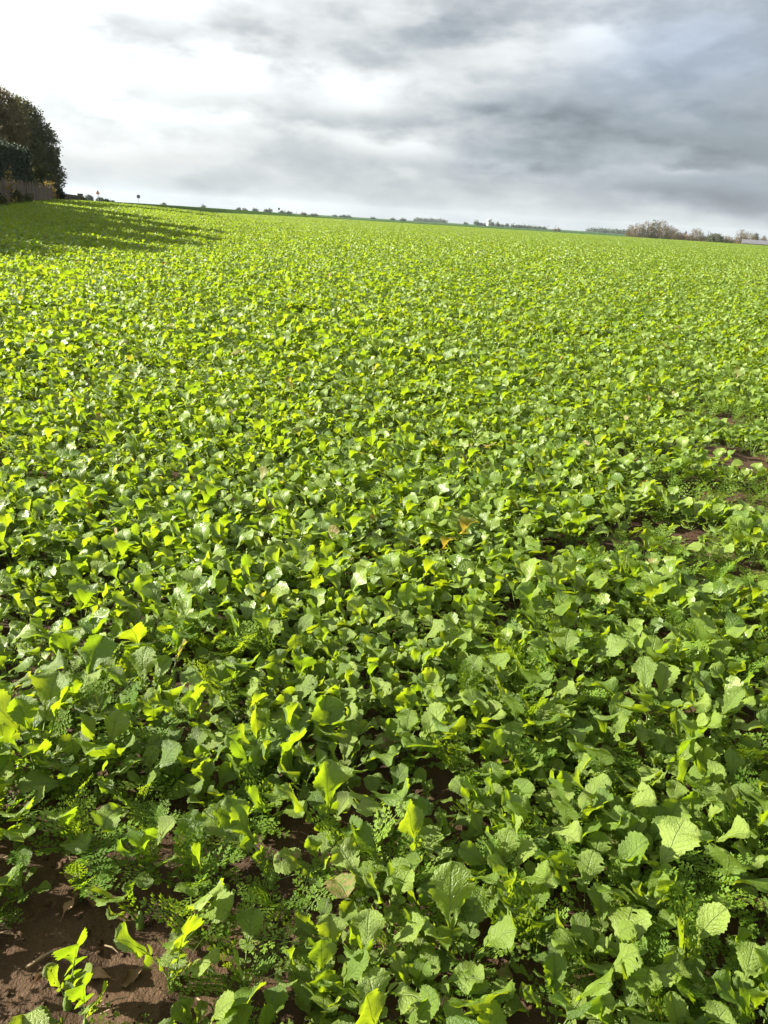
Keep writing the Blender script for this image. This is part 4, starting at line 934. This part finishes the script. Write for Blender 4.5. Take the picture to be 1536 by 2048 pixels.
far_wood('distant_wood', 832, 892, lambda p: 443 + (p - 832) * .07, 1800, 2, 'low distant wood on the skyline right of picture centre')

# buildings at the right
def building(px0, px1, D, ytop, yb, label, gable_only=False):
    a = at_d(px0, yb, D); b = at_d(px1, yb, D); c0 = (a + b) / 2; gzv = float(gz(c0[0], c0[1])); L = np.hypot(*(b - a)[:2]); ang = math.atan2(b[1] - a[1], b[0] - a[0]); zt = z_at((px0 + px1) / 2, ytop, D) - gzv; zb_ = zt - max((yb - ytop) * D / F * 1.0, 1.2) * .85
    dp = 9 if not gable_only else 7; root = empty('farm_building' if not gable_only else 'house', (c0[0], c0[1] + dp / 2, gzv), ang)
    wl = MB().box((0, 0, zb_ / 2), (L, dp, zb_))
    if not gable_only:
        wl.add([(-L / 2, -dp / 2, zb_), (-L / 2, dp / 2, zb_), (-L / 2, 0, zt - .1)], [(0, 1, 2)]); wl.add([(L / 2, -dp / 2, zb_), (L / 2, dp / 2, zb_), (L / 2, 0, zt - .1)], [(0, 2, 1)])
        rf = [(-L / 2 - .3, -dp / 2 - .5, zb_ - .15), (L / 2 + .3, -dp / 2 - .5, zb_ - .15), (L / 2 + .3, 0, zt), (-L / 2 - .3, 0, zt), (-L / 2 - .3, dp / 2 + .5, zb_ - .15), (L / 2 + .3, dp / 2 + .5, zb_ - .15)]
    else:
        wl.add([(-L / 2, -dp / 2, zb_), (L / 2, -dp / 2, zb_), (0, -dp / 2, zt - .1)], [(0, 1, 2)]); wl.add([(-L / 2, dp / 2, zb_), (L / 2, dp / 2, zb_), (0, dp / 2, zt - .1)], [(0, 2, 1)])
        rf = [(-L / 2 - .3, -dp / 2 - .3, zb_ - .2), (-L / 2 - .3, dp / 2 + .3, zb_ - .2), (0, dp / 2 + .3, zt), (0, -dp / 2 - .3, zt), (L / 2 + .3, dp / 2 + .3, zb_ - .2), (L / 2 + .3, -dp / 2 - .3, zb_ - .2)]
    wl.build('wall', M_BRICK, root); rf2 = [(x, y, z + .18) for x, y, z in rf]
    fs = [(0, 1, 2, 3), (3, 2, 5, 4)] if not gable_only else [(1, 0, 3, 2), (2, 3, 5, 4)]
    m = MB(); m.add(rf, [tuple(reversed(f)) for f in fs]); m.add(rf2, fs); m.build('roof', M_ROOF, root)
    for k in range(3 if not gable_only else 1):
        wx = (-L * .3 + k * L * .3) if not gable_only else 0; MB().box((wx, -dp / 2 - .02, zb_ * .55), (1.1, .1, 1.2)).build('window', M_GLASS, root)
    tag(root, label, 'building', 'far buildings')
building(1492, 1560, 398, 481.6, 488.5, 'low grey-roofed farm building at the right picture edge')
building(1373.5, 1379.5, 440, 461.5, 468, 'pale gabled house between the brown clump and the bare tree', True)
p0 = ground_at(1426, 415); MB().tube([(0, 0, -.3), (0, 0, z_at(1426, 461, 415) - p0[2])], [.14, .09], 6).build('utility_pole', M_BARK, loc=p0); tag(bpy.context.scene.objects['utility_pole'], 'slender pole between the round bare tree and green bush', 'pole')

# ---------------------------------------------------------------- thin autumn haze: one closed box of even air round everything
def haze():
    b = MB().box((0, 0, 0), (11400, 11400, 78))
    m, n, out = material('thin_haze'); v = n.new('ShaderNodeVolumePrincipled'); v.inputs['Color'].default_value = (0.80, 0.90, 1.0, 1); v.inputs['Density'].default_value = 0.00007; v.inputs['Anisotropy'].default_value = 0.2
    n.l.new(v.outputs[0], out.inputs['Volume']); o = b.build('haze', m, loc=(0, 0, 33)); tag(o, 'thin pale haze softening the far skyline', 'haze', kind='stuff')
haze()
